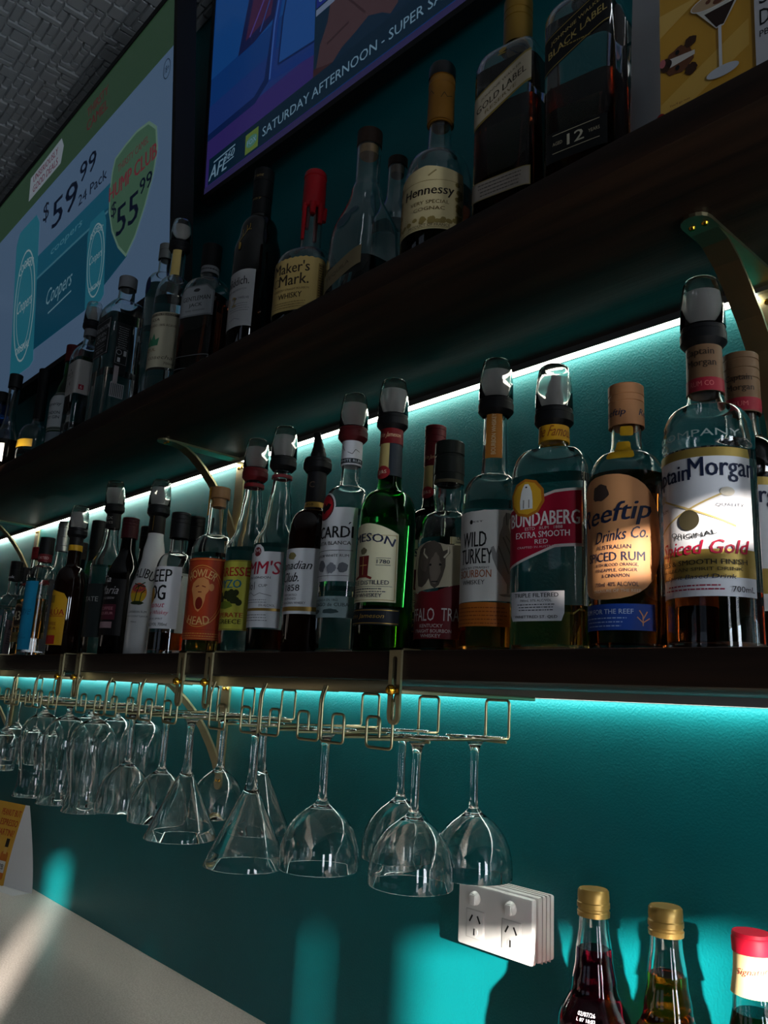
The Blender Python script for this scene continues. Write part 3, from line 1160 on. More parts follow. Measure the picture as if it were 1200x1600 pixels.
def put_label(t, B, base, zref=None, items=(), name='label', slide=0.0, off=0.0005, vstep=None, kind='paper', text=None):
    V = base[1]
    v0, v1 = min(p[1] for p in V), max(p[1] for p in V)
    fn = B.mapper(zref if zref is not None else (v0 + v1) / 2, slide)
    ra, rb_ = B.at(v0)[0], B.at(v1)[0]
    vs_ = vstep or (6 if abs(ra - rb_) > 0.4 else None)
    us = 5.0 if B.n <= 2.2 else 3.0
    p = printed(name, [base], fn, off, t, kind, us, vs_)
    if text:
        p['label'] = text
    if items:
        art(list(items), fn, p, kind, off + 0.0003, us, vs_)


def band(t, B, z0, z1, col, name='neck_wrap', off=0.6, items=(), slide=0.0, text=None):
    """a sleeve all round the bottle between two heights"""
    rows = []
    for i in range(7):
        z = z0 + (z1 - z0) * i / 6
        rx, ry, n = B.at(z)
        rows.append((z, rx + off, ry + off, n))
    r0 = [(z0, rows[0][1] - off - 0.3, rows[0][2] - off - 0.3, rows[0][3])]
    r1 = [(z1, rows[-1][1] - off - 0.3, rows[-1][2] - off - 0.3, rows[-1][3])]
    o = loft(name, r0 + rows + r1, ink(col), t, 36, False, False)
    if text:
        o['label'] = text
    if items:
        art(list(items), B.mapper((z0 + z1) / 2, slide), o, 'paper', off / 1000 + 0.0003, 4.0, 5.0)
    return o


def screw_cap(t, z, r, h, col, ridges=2, name='cap', mat=None, items=()):
    p = [(z, r - 0.6), (z, r)]
    for i in range(ridges):
        zz = z + h * (0.55 + 0.16 * i)
        p += [(zz, r), (zz + 0.4, r - 0.7), (zz + 1.4, r - 0.7), (zz + 1.8, r)]
    p += [(z + h - 1, r), (z + h, r - 1), (z + h, 0)]
    o = lathe(name, [(a / 1000, b / 1000) for a, b in p], mat or ink(col), t, 32)
    if items:
        B = Body([(z, r), (z + h, r)])
        art(list(items), B.mapper(z), o, 'paper', 0.0003, 3.0)
    return o


def pourer(t, z, col='#0a0a0b', cover=True, lean=0.0, s=1.0, spin=0.0):
    """collar, bent spout and the clear measure cup turned over it"""
    e = 1000
    p = lathe('pourer', [(a / e * s, b / e * s) for a, b in ((0, 10), (0, 16), (4, 19.5), (6, 21), (15, 21), (16, 20), (20, 20), (21, 18.5), (22, 18.5), (22, 0))], ink(col), t, 32, (0, 0, 0))
    p.location = (0, 0, z / e)
    p.rotation_euler = (lean, lean * 0.6, spin)
    path = [(0, 0, 20), (0, 0, 38), (1, -1, 50), (4, -3, 60)]
    if not cover:
        path = [(0, 0, 20), (0, 0, 34), (-1, -1, 48), (-4, -2, 62)]
    tube('spout', [(a / e * s, b / e * s, c_ / e * s) for a, b, c_ in path], 0.006 * s, ink(col), p, 12, 0.008, [0.0115 * s, 0.0098 * s, 0.0078 * s, 0.0064 * s, 0.0056 * s])
    if cover:
        C_ = [(20.5, 19.9), (21, 20.6), (42, 20.0), (58, 18.2), (66, 16.8), (69.5, 15.8), (71.5, 13.8), (72, 11), (72, 0)]
        I_ = [(a - (1.2 if a > 66 else 0), max(0, b - 1.2)) for a, b in C_[1:]]
        I_[-1] = (70.7, 0)
        lathe('measure_cover', [(a / e * s, b / e * s) for a, b in C_ + I_[::-1] + C_[:1]], SMOKE, p, 32, sharp=50)
        lathe('cover_liner', [(a / e * s, b / e * s) for a, b in ((21.2, 19.0), (42, 18.4), (56, 17.0))], REFL_SLEEVE, p, 32)  # added sleeve standing in for the reflection in the clear cup
    return p


def cork(t, z, r, h, col='#8a6038', top='#6b4a2c'):
    lathe('cork', [(a / 1000, b / 1000) for a, b in ((z - 14, 0), (z - 14, r - 3), (z, r - 3))], ink(col), t, 24)
    return lathe('stopper', [(a / 1000, b / 1000) for a, b in ((z, 0), (z, r + 1), (z + 1, r + 2), (z + h - 1, r + 2), (z + h, r + 1), (z + h, 0))], ink(top), t, 28)


def std(rb, zs, zn, rn, ht, foot=2.0, kd='o'):
    """a straight body, round shoulder, flare into the neck"""
    zm, rm = zs + (zn - zs) * 0.62, rn + (rb - rn) * 0.36
    return curve((0, rb - foot), (foot, rb), (zs, rb), (zm, rm, 'o') if kd == 'o' else (zm, rm, 's'), (zn, rn, 'c' if kd == 'o' else 's'), (ht - 8, rn * 0.97), (ht, rn * 0.97))


NAV = '#1b2440'
K = '#141414'
CREAM = '#e2d9b4'
WH = '#dcdcde'
GO = '*b8923f'

# --- spiced rum with the gold band, and its unopened twin behind
caprof = curve((0, 37), (3, 40), (178, 40), (182, 39), (184, 40), (196, 40), (199, 39), (224, 21.5, 'o'), (244, 15.5, 'c'), (288, 15))
capt_base = PG([(-57, 46), (57, 46), (57, 62), (56, 62.2), (56, 168), (54, 176), (-54, 176), (-56, 168), (-56, 62)], '#e3e2e6')
capt_items = [PG([(-56, 168), (56, 168), (54, 176), (-54, 176)], '*b5994f'), PG([(-57, 62), (57, 62), (56, 86), (-56, 86)], '*a98c45'),
              T('Captain', -25, 153, 54, 20, NAV, 0.02), T('Morgan', 30, 156, 58, 23, NAV, 0.02),
              LN([(-38, 104), (36, 138)], 1.6, '#b9a268'), LN([(-38, 138), (38, 106)], 1.6, '#b9a268'), E(32, 136, 6, 4, '#c9bfae'), E(-32, 136, 6, 4, '#c9bfae'), E(0, 112, 9, 9, '#3b3524'),
              T('QUALITY', 34, 124, 24, 3.2, '#4a4a55', 0.005), T('PREMIUM', -34, 124, 24, 3.2, '#4a4a55', 0.005),
              T('ORIGINAL', 2, 98, 40, 4.4, K, 0.01, 0, -60), T('Spiced Gold', 8, 86, 78, 16, '#b3173a', 0.02, 0.25), T('SPICES & SMOOTH FINISH', 2, 75, 88, 4.4, K, 0.012),
              T('CARIBBEAN SPIRIT DRINK', 2, 69, 80, 3, '#3a3320', 0.0), T('Spirit Based Drink', 6, 62, 60, 5, NAV, 0.0, 0.3), fine(0, 55, 60, 2, 3.2, '#a33048', 1.2, 3), T('700mL', 42, 52, 20, 5, K, 0.0)]
t, B = bottle('rum_bottle', 'clear spiced rum bottle with white and gold label and measure pourer', 'bottle', -0.331, 0.690, 'low', caprof, liquid='rum', level=52,
              labels=[dict(base=capt_base, items=capt_items)])
band(t, B, 238, 287, '#6d5138', 'neck_wrap', 0.9, [T('Captain', 2, 276, 27, 9, '#2e2015', 0.02), T('Morgan', 4, 265, 26, 9, '#2e2015', 0.02), R(-48, 238, 48, 251, '#8e1d2c'), T('RUM CO', 4, 245, 20, 5, '#c0625f', 0.01)])
fnB = B.mapper(190)
printed('embossed_lettering', [T('COMPANY', 6, 190, 80, 6.5, '#8fa09b', 0.0)], fnB, 0.0006, t, ustep=4)
pourer(t, 284)
t, B = bottle('rum_bottle', 'sealed dark spiced rum bottle with brown and red cap behind the others', 'bottle', -0.345, 0.800, 'low', caprof, liquid='cola', level=224, labels=[dict(base=capt_base, items=capt_items[:4])])
o = screw_cap(t, 252, 18, 66, '#6d5138', 3, items=[T('Captain', 4, 288, 28, 9, '#2e2015', 0.02), T('Morgan', 6, 277, 28, 9, '#2e2015', 0.02), R(-56, 253, 56, 267, '#8e1d2c'), T('RUM', 6, 260, 14, 5, '#c0625f', 0.01)])

# --- peach-labelled spiced rum
pr = curve((0, 36), (3, 38.5), (158, 38.5), (196, 20, 'o'), (212, 15, 'c'), (232, 14.5))
oct_ = [(52 * math.copysign(abs(math.cos(math.radians(a))) ** 0.8, math.cos(math.radians(a))), 108 + 60 * math.copysign(abs(math.sin(math.radians(a))) ** 0.8, math.sin(math.radians(a)))) for a in range(0, 360, 10)]
PEA = '#dc9a66'
t, B = bottle('rum_bottle', 'spiced rum bottle with big peach oval label and peach screw cap', 'bottle', -0.414, 0.690, 'low', pr, liquid='rum', level=172, labels=[
    dict(base=PG(oct_, PEA), items=[
        blob(-6, 150, 11, 9.5, '#4a3a34', 5), T('Reeftip', 4, 127, 76, 24, NAV, 0.025, 0.25, 0, 0.10), T('Drinks Co.', 14, 109, 50, 11, NAV, 0.015, 0.2, 0, 0.1),
        T('AUSTRALIAN', 6, 97, 34, 4, NAV, 0.01), T('SPICED RUM', 6, 88, 58, 8.5, NAV, 0.02), T('WITH BLOOD ORANGE,', 8, 80, 42, 3.4, NAV, 0.01), T('PINEAPPLE, GINGER', 8, 75, 40, 3.4, NAV, 0.01), T('& CINNAMON', 8, 70, 26, 3.4, NAV, 0.01),
        T('700ml  40% ALC/VOL', 8, 62, 42, 4, NAV, 0.01), T('TREASURE OF THE REEF', 8, 56, 46, 2.8, '#f0d9bd', 0.005)]),
    dict(base=R(-44, 20, 44, 44, '#2148a0'), name='lower_label', items=[T('RUM FOR THE REEF', -4, 37, 56, 4.5, '#c6d3ec', 0.01), fine(-6, 31, 54, 3, 3.6, '#9fb5e0', 1, 5), LN([(32, 24), (32, 33), (29, 38)], 1, '#e2a07a'), LN([(32, 30), (36, 37)], 1, '#e2a07a'), LN([(32, 27), (38, 31)], 1, '#e2a07a'), LN([(32, 27), (27, 32)], 1, '#e2a07a')]),
    dict(base=RR(-2, 184, 18, 206, 3, '#d6a21c'), name='seal_drop', zref=195, off=0.001, vstep=4), dict(base=RR(2, 212, 14, 222, 2, '#d6a21c'), name='seal_drop', zref=217, off=0.001)])
screw_cap(t, 224, 17.5, 44, '#b27a50', 2, items=[T('Reeftip', -6, 236, 30, 9, NAV, 0.02, 0.25), T('Reeftip', 38, 236, 30, 9, NAV, 0.02, 0.25)])

# --- red-labelled rum flask
pr = curve((0, 40), (3, 43), (186, 43), (216, 26, 'o'), (224, 15.5, 'c'), (246, 15))
RED = '#a5102f'
bund = PG([(-41, 88), (-41, 147), (14, 163), (41, 165), (41, 110), (14, 109)], RED)
t, B = bottle('rum_bottle', 'flat-shouldered rum bottle with slanted red label and yellow neck wrap', 'bottle', -0.502, 0.690, 'low', pr, rot=13, n=3.4, sy=0.72, liquid='pale', level=48, labels=[
    dict(base=PG([(-43, 85), (-43, 149), (14, 166), (43, 168), (43, 107), (14, 106)], '#d8cfc8'), items=[
        bund, T('BUNDABERG', 1, 137, 76, 15, '#ece4e0', 0.03), T('ESTD   RUM   1888', 2, 127, 40, 3.2, '#ece4e0', 0.005), T('EXTRA SMOOTH', 0, 120.5, 58, 6.4, '#ece4e0', 0.02), T('RED', 0, 113, 14, 4.6, '#ece4e0', 0.02), T('CRAFTED IN AUSTRALIA', -4, 107.5, 46, 2.2, '#e0b9bd', 0.0)]),
    dict(base=PG([(-16 + 20 * math.cos(math.radians(22.5 + 36 * i)), 160 + 21 * math.sin(math.radians(22.5 + 36 * i))) for i in range(10)], '#b9701a'), off=0.0014, name='seal', items=[
        PG([(-16 + 17 * math.cos(math.radians(22.5 + 36 * i)), 160 + 18 * math.sin(math.radians(22.5 + 36 * i))) for i in range(10)], '#dba62a'),
        PG([(-23, 148), (-9, 148), (-9, 156), (-10, 166), (-12, 172), (-14, 175), (-18, 175), (-20, 172), (-22, 166), (-23.5, 156)], '#e6e6e2'), LN([(-19, 149), (-19, 158)], 1, '#77776f'), LN([(-13, 149), (-13, 158)], 1, '#77776f'), E(-16, 171.5, 1.2, 0.9, K)]),
    dict(base=PG([(-36, 38), (-36, 62), (24, 62), (24, 40), (21, 32), (-33, 32)], '#d3d1d4'), name='lower_label', items=[T('TRIPLE FILTERED', -6, 58, 48, 4.2, K, 0.02), T('700mL 37% ALC/VOL', -6, 52.6, 34, 2.4, K, 0.0), fine(-6, 48.5, 50, 3, 2.8, '#3a3a3e', 0.9, 7), T('WHITTRED ST. QLD', -6, 36, 46, 3.4, K, 0.01)])])
band(t, B, 226, 246, '#d59b1d', 'neck_wrap', 1.2, [T('The Famous', 6, 236, 44, 12, '#8c4a12', 0.01, 0.3)])
pourer(t, 243)

# --- bourbon with a bird label
pr = curve((0, 34), (3, 36.5), (172, 36.5), (206, 19, 'o'), (222, 15, 'c'), (284, 13.5))
bird = [(27, 131), (30, 140), (31, 150), (34, 156), (38, 156), (41, 152), (38, 149), (37, 140), (40, 131), (47, 120), (50, 106), (48, 92), (44, 84), (40, 76), (39, 66), (36, 66), (36, 76), (31, 84), (25, 92), (20, 104), (18, 116), (21, 118), (24, 110), (26, 120)]
t, B = bottle('bourbon_bottle', 'clear bourbon bottle with torn-edge white label drawn with a bird', 'bottle', -0.593, 0.700, 'low', pr, rot=8, liquid='amber', level=54, labels=[
    dict(base=PG([(-46, 56)] + [(-46 + 4 * i, 158 + random.uniform(-0.6, 0.6) + 0.06 * i) for i in range(26)] + [(54, 58)], '#dcd8d2'), items=[
        E(-6, 146, 2.2, 2.6, K), T('EST', 3, 146, 12, 1.8, K, 0), T('WILD', -3, 126, 32, 17, K, 0.015), T('TURKEY', -1, 107, 42, 17, K, 0.015), T('KENTUCKY STRAIGHT', -4, 94, 42, 2.4, K, 0.0), T('BOURBON', -2, 87.5, 42, 8.5, '#a4582c', 0.012), T('WHISKEY', -3, 78, 30, 5, K, 0.0),
        PG(bird, '#8e8a86'), LN([(31, 128), (44, 100)], 1.6, '#66625e'), LN([(26, 118), (38, 88)], 1.4, '#66625e'), LN([(34, 130), (48, 112)], 1.2, '#66625e'), LN([(34, 156), (35, 142)], 1.2, '#5c5854'), blob(38, 64, 12, 1.8, '#8e8a86', 4)]),
    dict(base=R(-44, 30, 50, 56, '#c06a22'), name='lower_label', items=[fine(2, 50, 78, 5, 4.2, '#8a4412', 1.2, 11)]),
    dict(base=R(-4, 226, 16, 284, '#c07a2e'), name='neck_strip', zref=254, items=[T('BOURBON WHISKEY', 6, 255, 50, 5, '#ead2a8', 0.012, 0, 0, 0, math.pi / 2)])])
pourer(t, 280)

# --- bourbon with a buffalo label
pr = curve((0, 33), (3, 35.5), (138, 35.5), (172, 20, 'o'), (182, 16.5, 'c'), (196, 18.5, 's'), (212, 18.2), (222, 15, 's'), (234, 14.5))
buf = [(-22, 96), (-20, 112), (-16, 124), (-6, 131), (6, 133), (14, 128), (17, 120), (22, 122), (24, 126), (25, 118), (20, 112), (20, 102), (17, 90), (13, 80), (8, 76), (3, 80), (0, 88), (-4, 82), (-10, 78), (-18, 80)]
t, B = bottle('bourbon_bottle', 'bourbon bottle with buffalo drawing over a dark red torn label', 'bottle', -0.668, 0.702, 'low', pr, rot=10, liquid='dark', level=30, labels=[
    dict(base=PG([(-44, 70), (-44, 118), (-20, 128), (0, 133), (20, 128), (50, 128), (50, 82)], '#b9ad92'), items=[
        PG(buf, '#4d443b'), blob(8, 100, 8, 20, '#6d6155', 2), blob(-8, 108, 8, 14, '#5d5247', 3), E(2, 104, 1.6, 1.4, K), E(14, 104, 1.6, 1.4, K), LN([(-2, 112), (-8, 118), (-7, 124)], 2, '#c9bfa6'), LN([(18, 112), (23, 118), (23, 125)], 2, '#c9bfa6'), LN([(4, 84), (12, 84)], 1.4, K)]),
    dict(base=PG([(-44, 18), (50, 18), (50, 86), (40, 82), (30, 80), (20, 77), (10, 73), (0, 72), (-10, 74), (-20, 71), (-30, 74), (-44, 72)], '#6a0f18'), name='lower_label', off=0.0007, items=[
        T('BUFFALO', -16, 46, 50, 15, '#c4b9b4', 0.0), T('TRACE', 34, 46, 34, 15, '#c4b9b4', 0.0), T('KENTUCKY', 4, 33, 30, 4, '#c4b9b4', 0.0), T('STRAIGHT BOURBON', 4, 27, 50, 4, '#c4b9b4', 0.0), T('WHISKEY', 4, 21.5, 26, 4, '#c4b9b4', 0.0)])])
lathe('cap', [(a / 1000, b / 1000) for a, b in ((212, 16), (212, 18.8), (222, 18), (222, 19), (243, 18.5), (244, 17.5), (246, 17.5), (247, 18.6), (262, 18.2), (263.5, 17), (263.5, 0))], ink('#10150f'), t, 32)
band(t, Body([(206, 18.4), (214, 18.4)]), 209, 213, '#4a4330', 'cap_ring', 0.6)

# --- green Irish whiskey: the open one and its twin
jprof = curve((0, 34.5), (3, 37), (172, 37), (212, 19, 'o'), (228, 15.5, 'c'), (298, 13.5))
arch = [(-46, 64), (46, 64), (46, 150)] + [(46 - 92 * i / 12, 150 + 14 * math.sin(math.pi * i / 12)) for i in range(1, 12)] + [(-46, 150)]
jl = [dict(base=PG(arch, CREAM), items=[FRAME(-44, 66, 44, 148, 0.7, '#a88d4d'), T('JAMESON', 0, 144, 82, 14, NAV, 0.03, 0, 110), PG([(-8, 96), (8, 96), (9, 122), (-9, 122)], '#6e1f1f'), LN([(-6, 110), (6, 110)], 1, '#c5a05a'), LN([(0, 98), (0, 121)], 1, '#c5a05a'), blob(0, 128, 6, 5, '#6b6248', 4),
        LN([(-14, 93), (-6, 96), (6, 96), (14, 93)], 3, '#7a2a22'), T('1780', 28, 114, 16, 5, NAV, 0.01), T('JOHN', -28, 114, 16, 5, NAV, 0.01), LN([(19, 118.5), (37, 118.5)], 0.6, NAV), LN([(19, 109.5), (37, 109.5)], 0.6, NAV), T('TRIPLE DISTILLED', 3, 88, 66, 5.5, NAV, 0.015), LN([(-40, 83), (40, 83)], 0.5, NAV), fine(2, 80, 66, 2, 3.4, NAV, 1.1, 4), T('IRISH WHISKEY', 3, 72, 50, 5, NAV, 0.012)]),
      dict(base=R(-52, 36, 52, 56, '#10151f'), name='lower_label', items=[LN([(-50, 54), (50, 54)], 0.8, GO), LN([(-50, 38), (50, 38)], 0.8, GO), T('John Jameson', 4, 46, 56, 7, GO, 0.0, 0.35)])]
for (x, Y, lab, op) in ((-0.764, 0.690, 'open green Irish whiskey bottle with cream label and pourer', 1), (-0.791, 0.800, 'sealed dark green whiskey bottle with red cap, standing at the back', 0)):
    t, B = bottle('whiskey_bottle', lab, 'bottle', x, Y, 'low', jprof, glass=GREENG, liquid='amber' if op else 'cola', level=60 if op else 235, labels=jl)
    band(t, B, 232, 276, '#20272f', 'neck_wrap', 0.6)
    fn = B.mapper(254)
    printed('neck_strip', [R(-6, 232, 10, 276, '#b9a56a')], fn, 0.0011, t, ustep=3, vstep=8)
    s_ = printed('neck_seal', [E(2, 236, 10, 9, '#8d2226')], fn, 0.0014, t, ustep=3, vstep=8)
    art([T('JJ&S', 2, 236, 12, 6, '#d8b7a0', 0.01)], fn, s_, off=0.0017, ustep=3, vstep=8)
    if op:
        band(t, B, 276, 298, '#6b1216', 'foil_collar', 1.6, [T('John Jameson', 8, 287, 30, 8, '#d6b08a', 0.0, 0.3)])
        pourer(t, 297)
    else:
        screw_cap(t, 276, 15.5, 62, '#5a1016', 3, items=[T('John Jameson', 8, 288, 30, 8, '#c39c78', 0.0, 0.3)])

# --- white rum
pr = curve((0, 33), (3, 35), (196, 35), (230, 19, 'o'), (244, 13.5, 'c'), (300, 13))
bc = [(-44, 96), (44, 96), (44, 196), (12, 196)] + [(-8 + 21 * math.cos(math.radians(a)), 198 + 21 * math.sin(math.radians(a))) for a in range(0, 181, 18)] + [(-34, 196), (-44, 196)]
t, B = bottle('rum_bottle', 'clear white rum bottle with red round emblem on a white label', 'bottle', -0.846, 0.690, 'low', pr, liquid='clear', level=90, labels=[
    dict(base=PG(bc, WH), items=[E(-8, 198, 18.5, 18.5, '#5b2226'), E(-8, 198, 16.5, 16.5, '#b81f2a'), PG([(-22, 200), (-16, 203), (-11, 199), (-8, 204), (-5, 199), (0, 203), (6, 200), (2, 194), (-4, 192), (-8, 188), (-12, 192), (-18, 194)], '#1a1414'),
        T('BACARDI', 0, 162, 78, 16, K, 0.03), T('´', 34, 174, 4, 3, K, 0.02), T('CARTA BLANCA', 6, 147, 62, 5, K, 0.012), LN([(-34, 137), (40, 137)], 0.6, K), T('SUPERIOR WHITE RUM', 4, 130, 62, 3.6, K, 0.006), blob(-6, 116, 9, 9, '#6d6f76', 3), blob(12, 113, 8, 8, '#7d7f86', 4), blob(28, 114, 8, 8, '#73757c', 6), LN([(-20, 103), (36, 103)], 0.5, K)]),
    dict(base=R(-46, 48, 46, 76, '#8fa3a3'), name='lower_label', items=[T('FUNDADA EN 1862', 4, 71, 40, 3, '#1e2f30', 0.0), T('SANTIAGO de CUBA', 4, 65, 70, 4.6, '#1e2f30', 0.01), blob(14, 56, 14, 3.6, '#36494a', 5), blob(-12, 56, 8, 3.4, '#36494a', 8)])])
band(t, B, 262, 299, '#d3d2d6', 'neck_wrap', 1.4, [LN([(-14, 286), (-8, 283), (-3, 290), (2, 282)], 0.7, K), LN([(6, 280), (12, 277), (16, 284), (22, 281)], 0.7, K), R(-44, 264, 44, 271, '#20262c'), T('RUM WHITE RUM', 2, 267.5, 46, 4, '#c4cad0', 0.0), ])
pourer(t, 297, '#4f1214')

# --- dark whisky with a pale label
pr = curve((0, 33), (3, 35), (168, 35), (208, 18, 'o'), (226, 13.8, 'c'), (276, 13))
t, B = bottle('whisky_bottle', 'dark whisky bottle with cursive white label and bare black pourer', 'bottle', -0.924, 0.690, 'low', pr, glass=BROWNG, solid=True, labels=[
    dict(base=R(-44, 56, 46, 148, WH), items=[R(-44, 60, 46, 66, '*a5823e'), blob(2, 137, 9, 6, '#8c8050', 3), T('Canadian', 4, 124, 62, 12, K, 0.012, 0.35), T('Club.', 2, 107, 34, 13, K, 0.012, 0.35), T('1858', 6, 92, 26, 9, K, 0.012), T('IMPORTED', 4, 82, 24, 3, '#55555a', 0.0), T('BLENDED', 4, 77, 22, 3, '#55555a', 0.0), T('CANADIAN WHISKY', 8, 71, 42, 3.4, '#55555a', 0.0)])])
band(t, B, 212, 220, '*b08a3e', 'neck_band', 0.7, [T('1858', 4, 216, 14, 4, '#3a2c12', 0.0)])
band(t, B, 221, 275, '#141114', 'neck_wrap', 0.9, [T('C', 6, 246, 8, 9, '#5c4a3a', 0.0)])
pourer(t, 266, cover=False)

# --- fruit cup
pr = curve((0, 33), (3, 35), (166, 35), (200, 22, 's'), (232, 18, 's'), (262, 14, 's'), (284, 13))
t, B = bottle('liqueur_bottle', 'clear bottle with red slanted lettering on a crowned white label', 'bottle', -1.014, 0.690, 'low', pr, liquid='dark', level=38, labels=[
    dict(base=PG([(-44, 40), (46, 40), (46, 152), (16, 152), (14, 158), (8, 163), (0, 163), (-6, 158), (-8, 152), (-44, 152)], WH), items=[E(4, 152, 7, 7, '#7a2830'), LN([(-1, 150), (1, 156), (4, 152), (7, 156), (9, 150)], 1.2, '#d8c8c8'), T("PIMM'S", 4, 128, 76, 20, '#b01f38', 0.02, 0.1), T('ESTD IN LONDON', 2, 113, 54, 3.4, K, 0.006), T('No1', -6, 101, 20, 12, K, 0.0), T('CUP', 18, 101, 14, 4, K, 0.01),
        LN([(-14, 88), (-4, 91), (4, 86), (14, 90), (32, 86)], 0.7, '#55555a'), fine(4, 80, 56, 2, 3.6, '#66666c', 0.9, 4), T('25% ALC/VOL', 26, 72, 24, 3.4, K, 0.0), R(-44, 64, 46, 68, '*9c7c3c'), fine(6, 58, 50, 3, 4, '#66666c', 1, 9)])])
lathe('neck_ring', [(a / 1000, b / 1000) for a, b in ((272, 13), (272, 16), (277, 16), (277, 13))], ink('#7a2c30'), t, 28)
pourer(t, 285)

# --- yellow label aniseed spirit
pr = curve((0, 33), (3, 35), (168, 35), (202, 22, 's'), (232, 17, 's'), (262, 13.5, 's'), (282, 13))
YL = '#c3bd48'
t, B = bottle('liqueur_bottle', 'clear bottle with yellow label of grapes and red block lettering', 'bottle', -1.092, 0.690, 'low', pr, liquid='clear', level=50, labels=[
    dict(base=R(-44, 38, 48, 146, YL), items=[FRAME(-43, 39, 47, 145, 0.8, '#4d4718'), T('BARRESSE', 2, 128, 78, 14, '#b32a1c', 0.04), T('OYZO', 4, 109, 50, 13, '#2a7088', 0.05)] +
         [E(8 + random.uniform(-20, 20), 88 + random.uniform(-10, 8), 5, 5, '#2e3416') for _ in range(22)] + [blob(2, 76, 18, 7, '#6f7f22', 5), T('TEMPERATE', 2, 61, 66, 7, '#a83a1a', 0.03), T('IN GREECE', 4, 51, 58, 7, '#2c2a14', 0.02)])])
lathe('neck_ring', [(a / 1000, b / 1000) for a, b in ((270, 13), (270, 16.5), (276, 16.5), (276, 13))], ink('#6a1418'), t, 28)
pourer(t, 281, '#5a1014')

# --- orange monkey label
pr = curve((0, 36), (3, 38), (166, 38), (198, 19, 'o'), (210, 15.5, 'c'), (262, 15))
ORG = '#b8401c'
monk = [(-13, 96), (-16, 104), (-14, 114), (-6, 122), (4, 124), (12, 120), (15, 112), (14, 102), (10, 96), (9, 86), (6, 76), (0, 68), (-5, 72), (-9, 80), (-11, 90)]
t, B = bottle('whiskey_bottle', 'clear flavoured whiskey bottle with wooden stopper and orange screaming monkey label', 'bottle', -1.180, 0.680, 'low', pr, rot=34, liquid='pale', level=26, labels=[
    dict(base=R(-47, 24, 47, 156, ORG), items=[FRAME(-45, 26, 45, 154, 0.9, '#dc9a4a'), FRAME(-42, 40, 42, 151, 0.6, '#8f2a12'), RING(0, 94, 38, 50, 1.2, '#dc9a4a'), RING(0, 94, 34, 46, 0.5, '#dc9a4a'), T('HOWLER', 0, 131, 52, 13, '#e3b070', 0.02, 0, 40), T('HEAD', 0, 54, 38, 13, '#e3b070', 0.02, 0, -60),
        PG(monk, '#d78d52'), E(0, 82, 6, 10, '#7a1c0e'), LN([(-8, 108), (-2, 110)], 1.6, '#7a1c0e'), LN([(3, 110), (9, 108)], 1.6, '#7a1c0e'), LN([(-3, 100), (3, 100)], 1.6, '#7a1c0e'), E(18, 108, 4, 6, '#d78d52'), fine(0, 34, 76, 2, 4, '#dc9a4a', 1.4, 6)])])
cork(t, 262, 15, 20, '#9a6c40', '#7c5936')
printed('seal_strip', [R(-20, 232, -9, 281, '#c58a14')], Body([(200, 17), (290, 17)]).mapper(250), 0.0012, t, ustep=3)

# --- peanut butter whiskey
pr = curve((0, 31), (3, 34), (140, 34), (176, 18, 'o'), (186, 14, 'c'), (214, 13.5))
t, B = bottle('whiskey_bottle', 'short whiskey bottle with bold black lettering and pink script on white', 'bottle', -1.286, 0.668, 'low', pr, liquid='rum', level=38, labels=[
    dict(base=R(-46, 44, 48, 150, '#d8d6d8'), items=[T('SHEEP', -1, 134, 66, 22, K, 0.02), T('DOG', -2, 105, 52, 26, K, 0.04), blob(-6, 100, 9, 15, '#b5863c', 7), T('Peanut', 4, 84, 42, 9, '#c03a58', 0.0, 0.3), T('Butter Whiskey', 4, 70, 56, 9, '#c03a58', 0.0, 0.3), T('LIQUEUR SPIRIT', 4, 60, 40, 3.4, '#55555a', 0.0), T('35% ALC/VOL 700ml', 4, 51, 56, 5, K, 0.01)])])
screw_cap(t, 204, 17, 46, '#0d0c0d', 3)

# --- white coconut rum
pr = curve((0, 32), (3, 34.5), (110, 35), (190, 20, 's'), (226, 14.5, 's'), (264, 13.5))
sun_ = [E(10, 112, 17, 19, '#d8862a'), PG([(-6, 112), (26, 112), (24, 102), (16, 94), (4, 94), (-4, 102)], '#d9b32a'), E(10, 122, 14, 8, '#b8434a'), LN([(6, 96), (8, 112), (12, 126)], 2, '#23301a'), LN([(12, 126), (0, 130)], 2, '#23401f'), LN([(12, 126), (22, 132)], 2, '#23401f'), LN([(12, 126), (24, 124)], 2, '#23401f'), LN([(12, 126), (4, 120)], 2, '#23401f'), LN([(16, 96), (18, 112), (24, 118)], 1.6, '#23301a'), blob(10, 94, 15, 4, '#2c3a1a', 3)]
t, B = bottle('rum_bottle', 'opaque white coconut rum bottle with a palm and sunset emblem', 'bottle', -1.402, 0.680, 'low', pr, rot=12, glass=WHITEG, solid=True, labels=[
    dict(base=R(-40, 150, 40, 150.6, '#d9d8d6'), zref=120, items=[T('MALIBU', 8, 150, 66, 18, K, 0.02, 0, 52)] + sun_ + [T('CARIBBEAN RUM', 12, 78, 36, 4, '#303034', 0.006), T('WITH COCONUT FLAVOUR', 12, 70, 42, 3.4, '#303034', 0.0), T('700ml', 8, 60, 12, 3, '#303034', 0.0)])])
band(t, B, 228, 263, '#17110d', 'neck_wrap', 1.2, [LN([(6, 232), (6, 262)], 0.7, GO)])
pourer(t, 261)

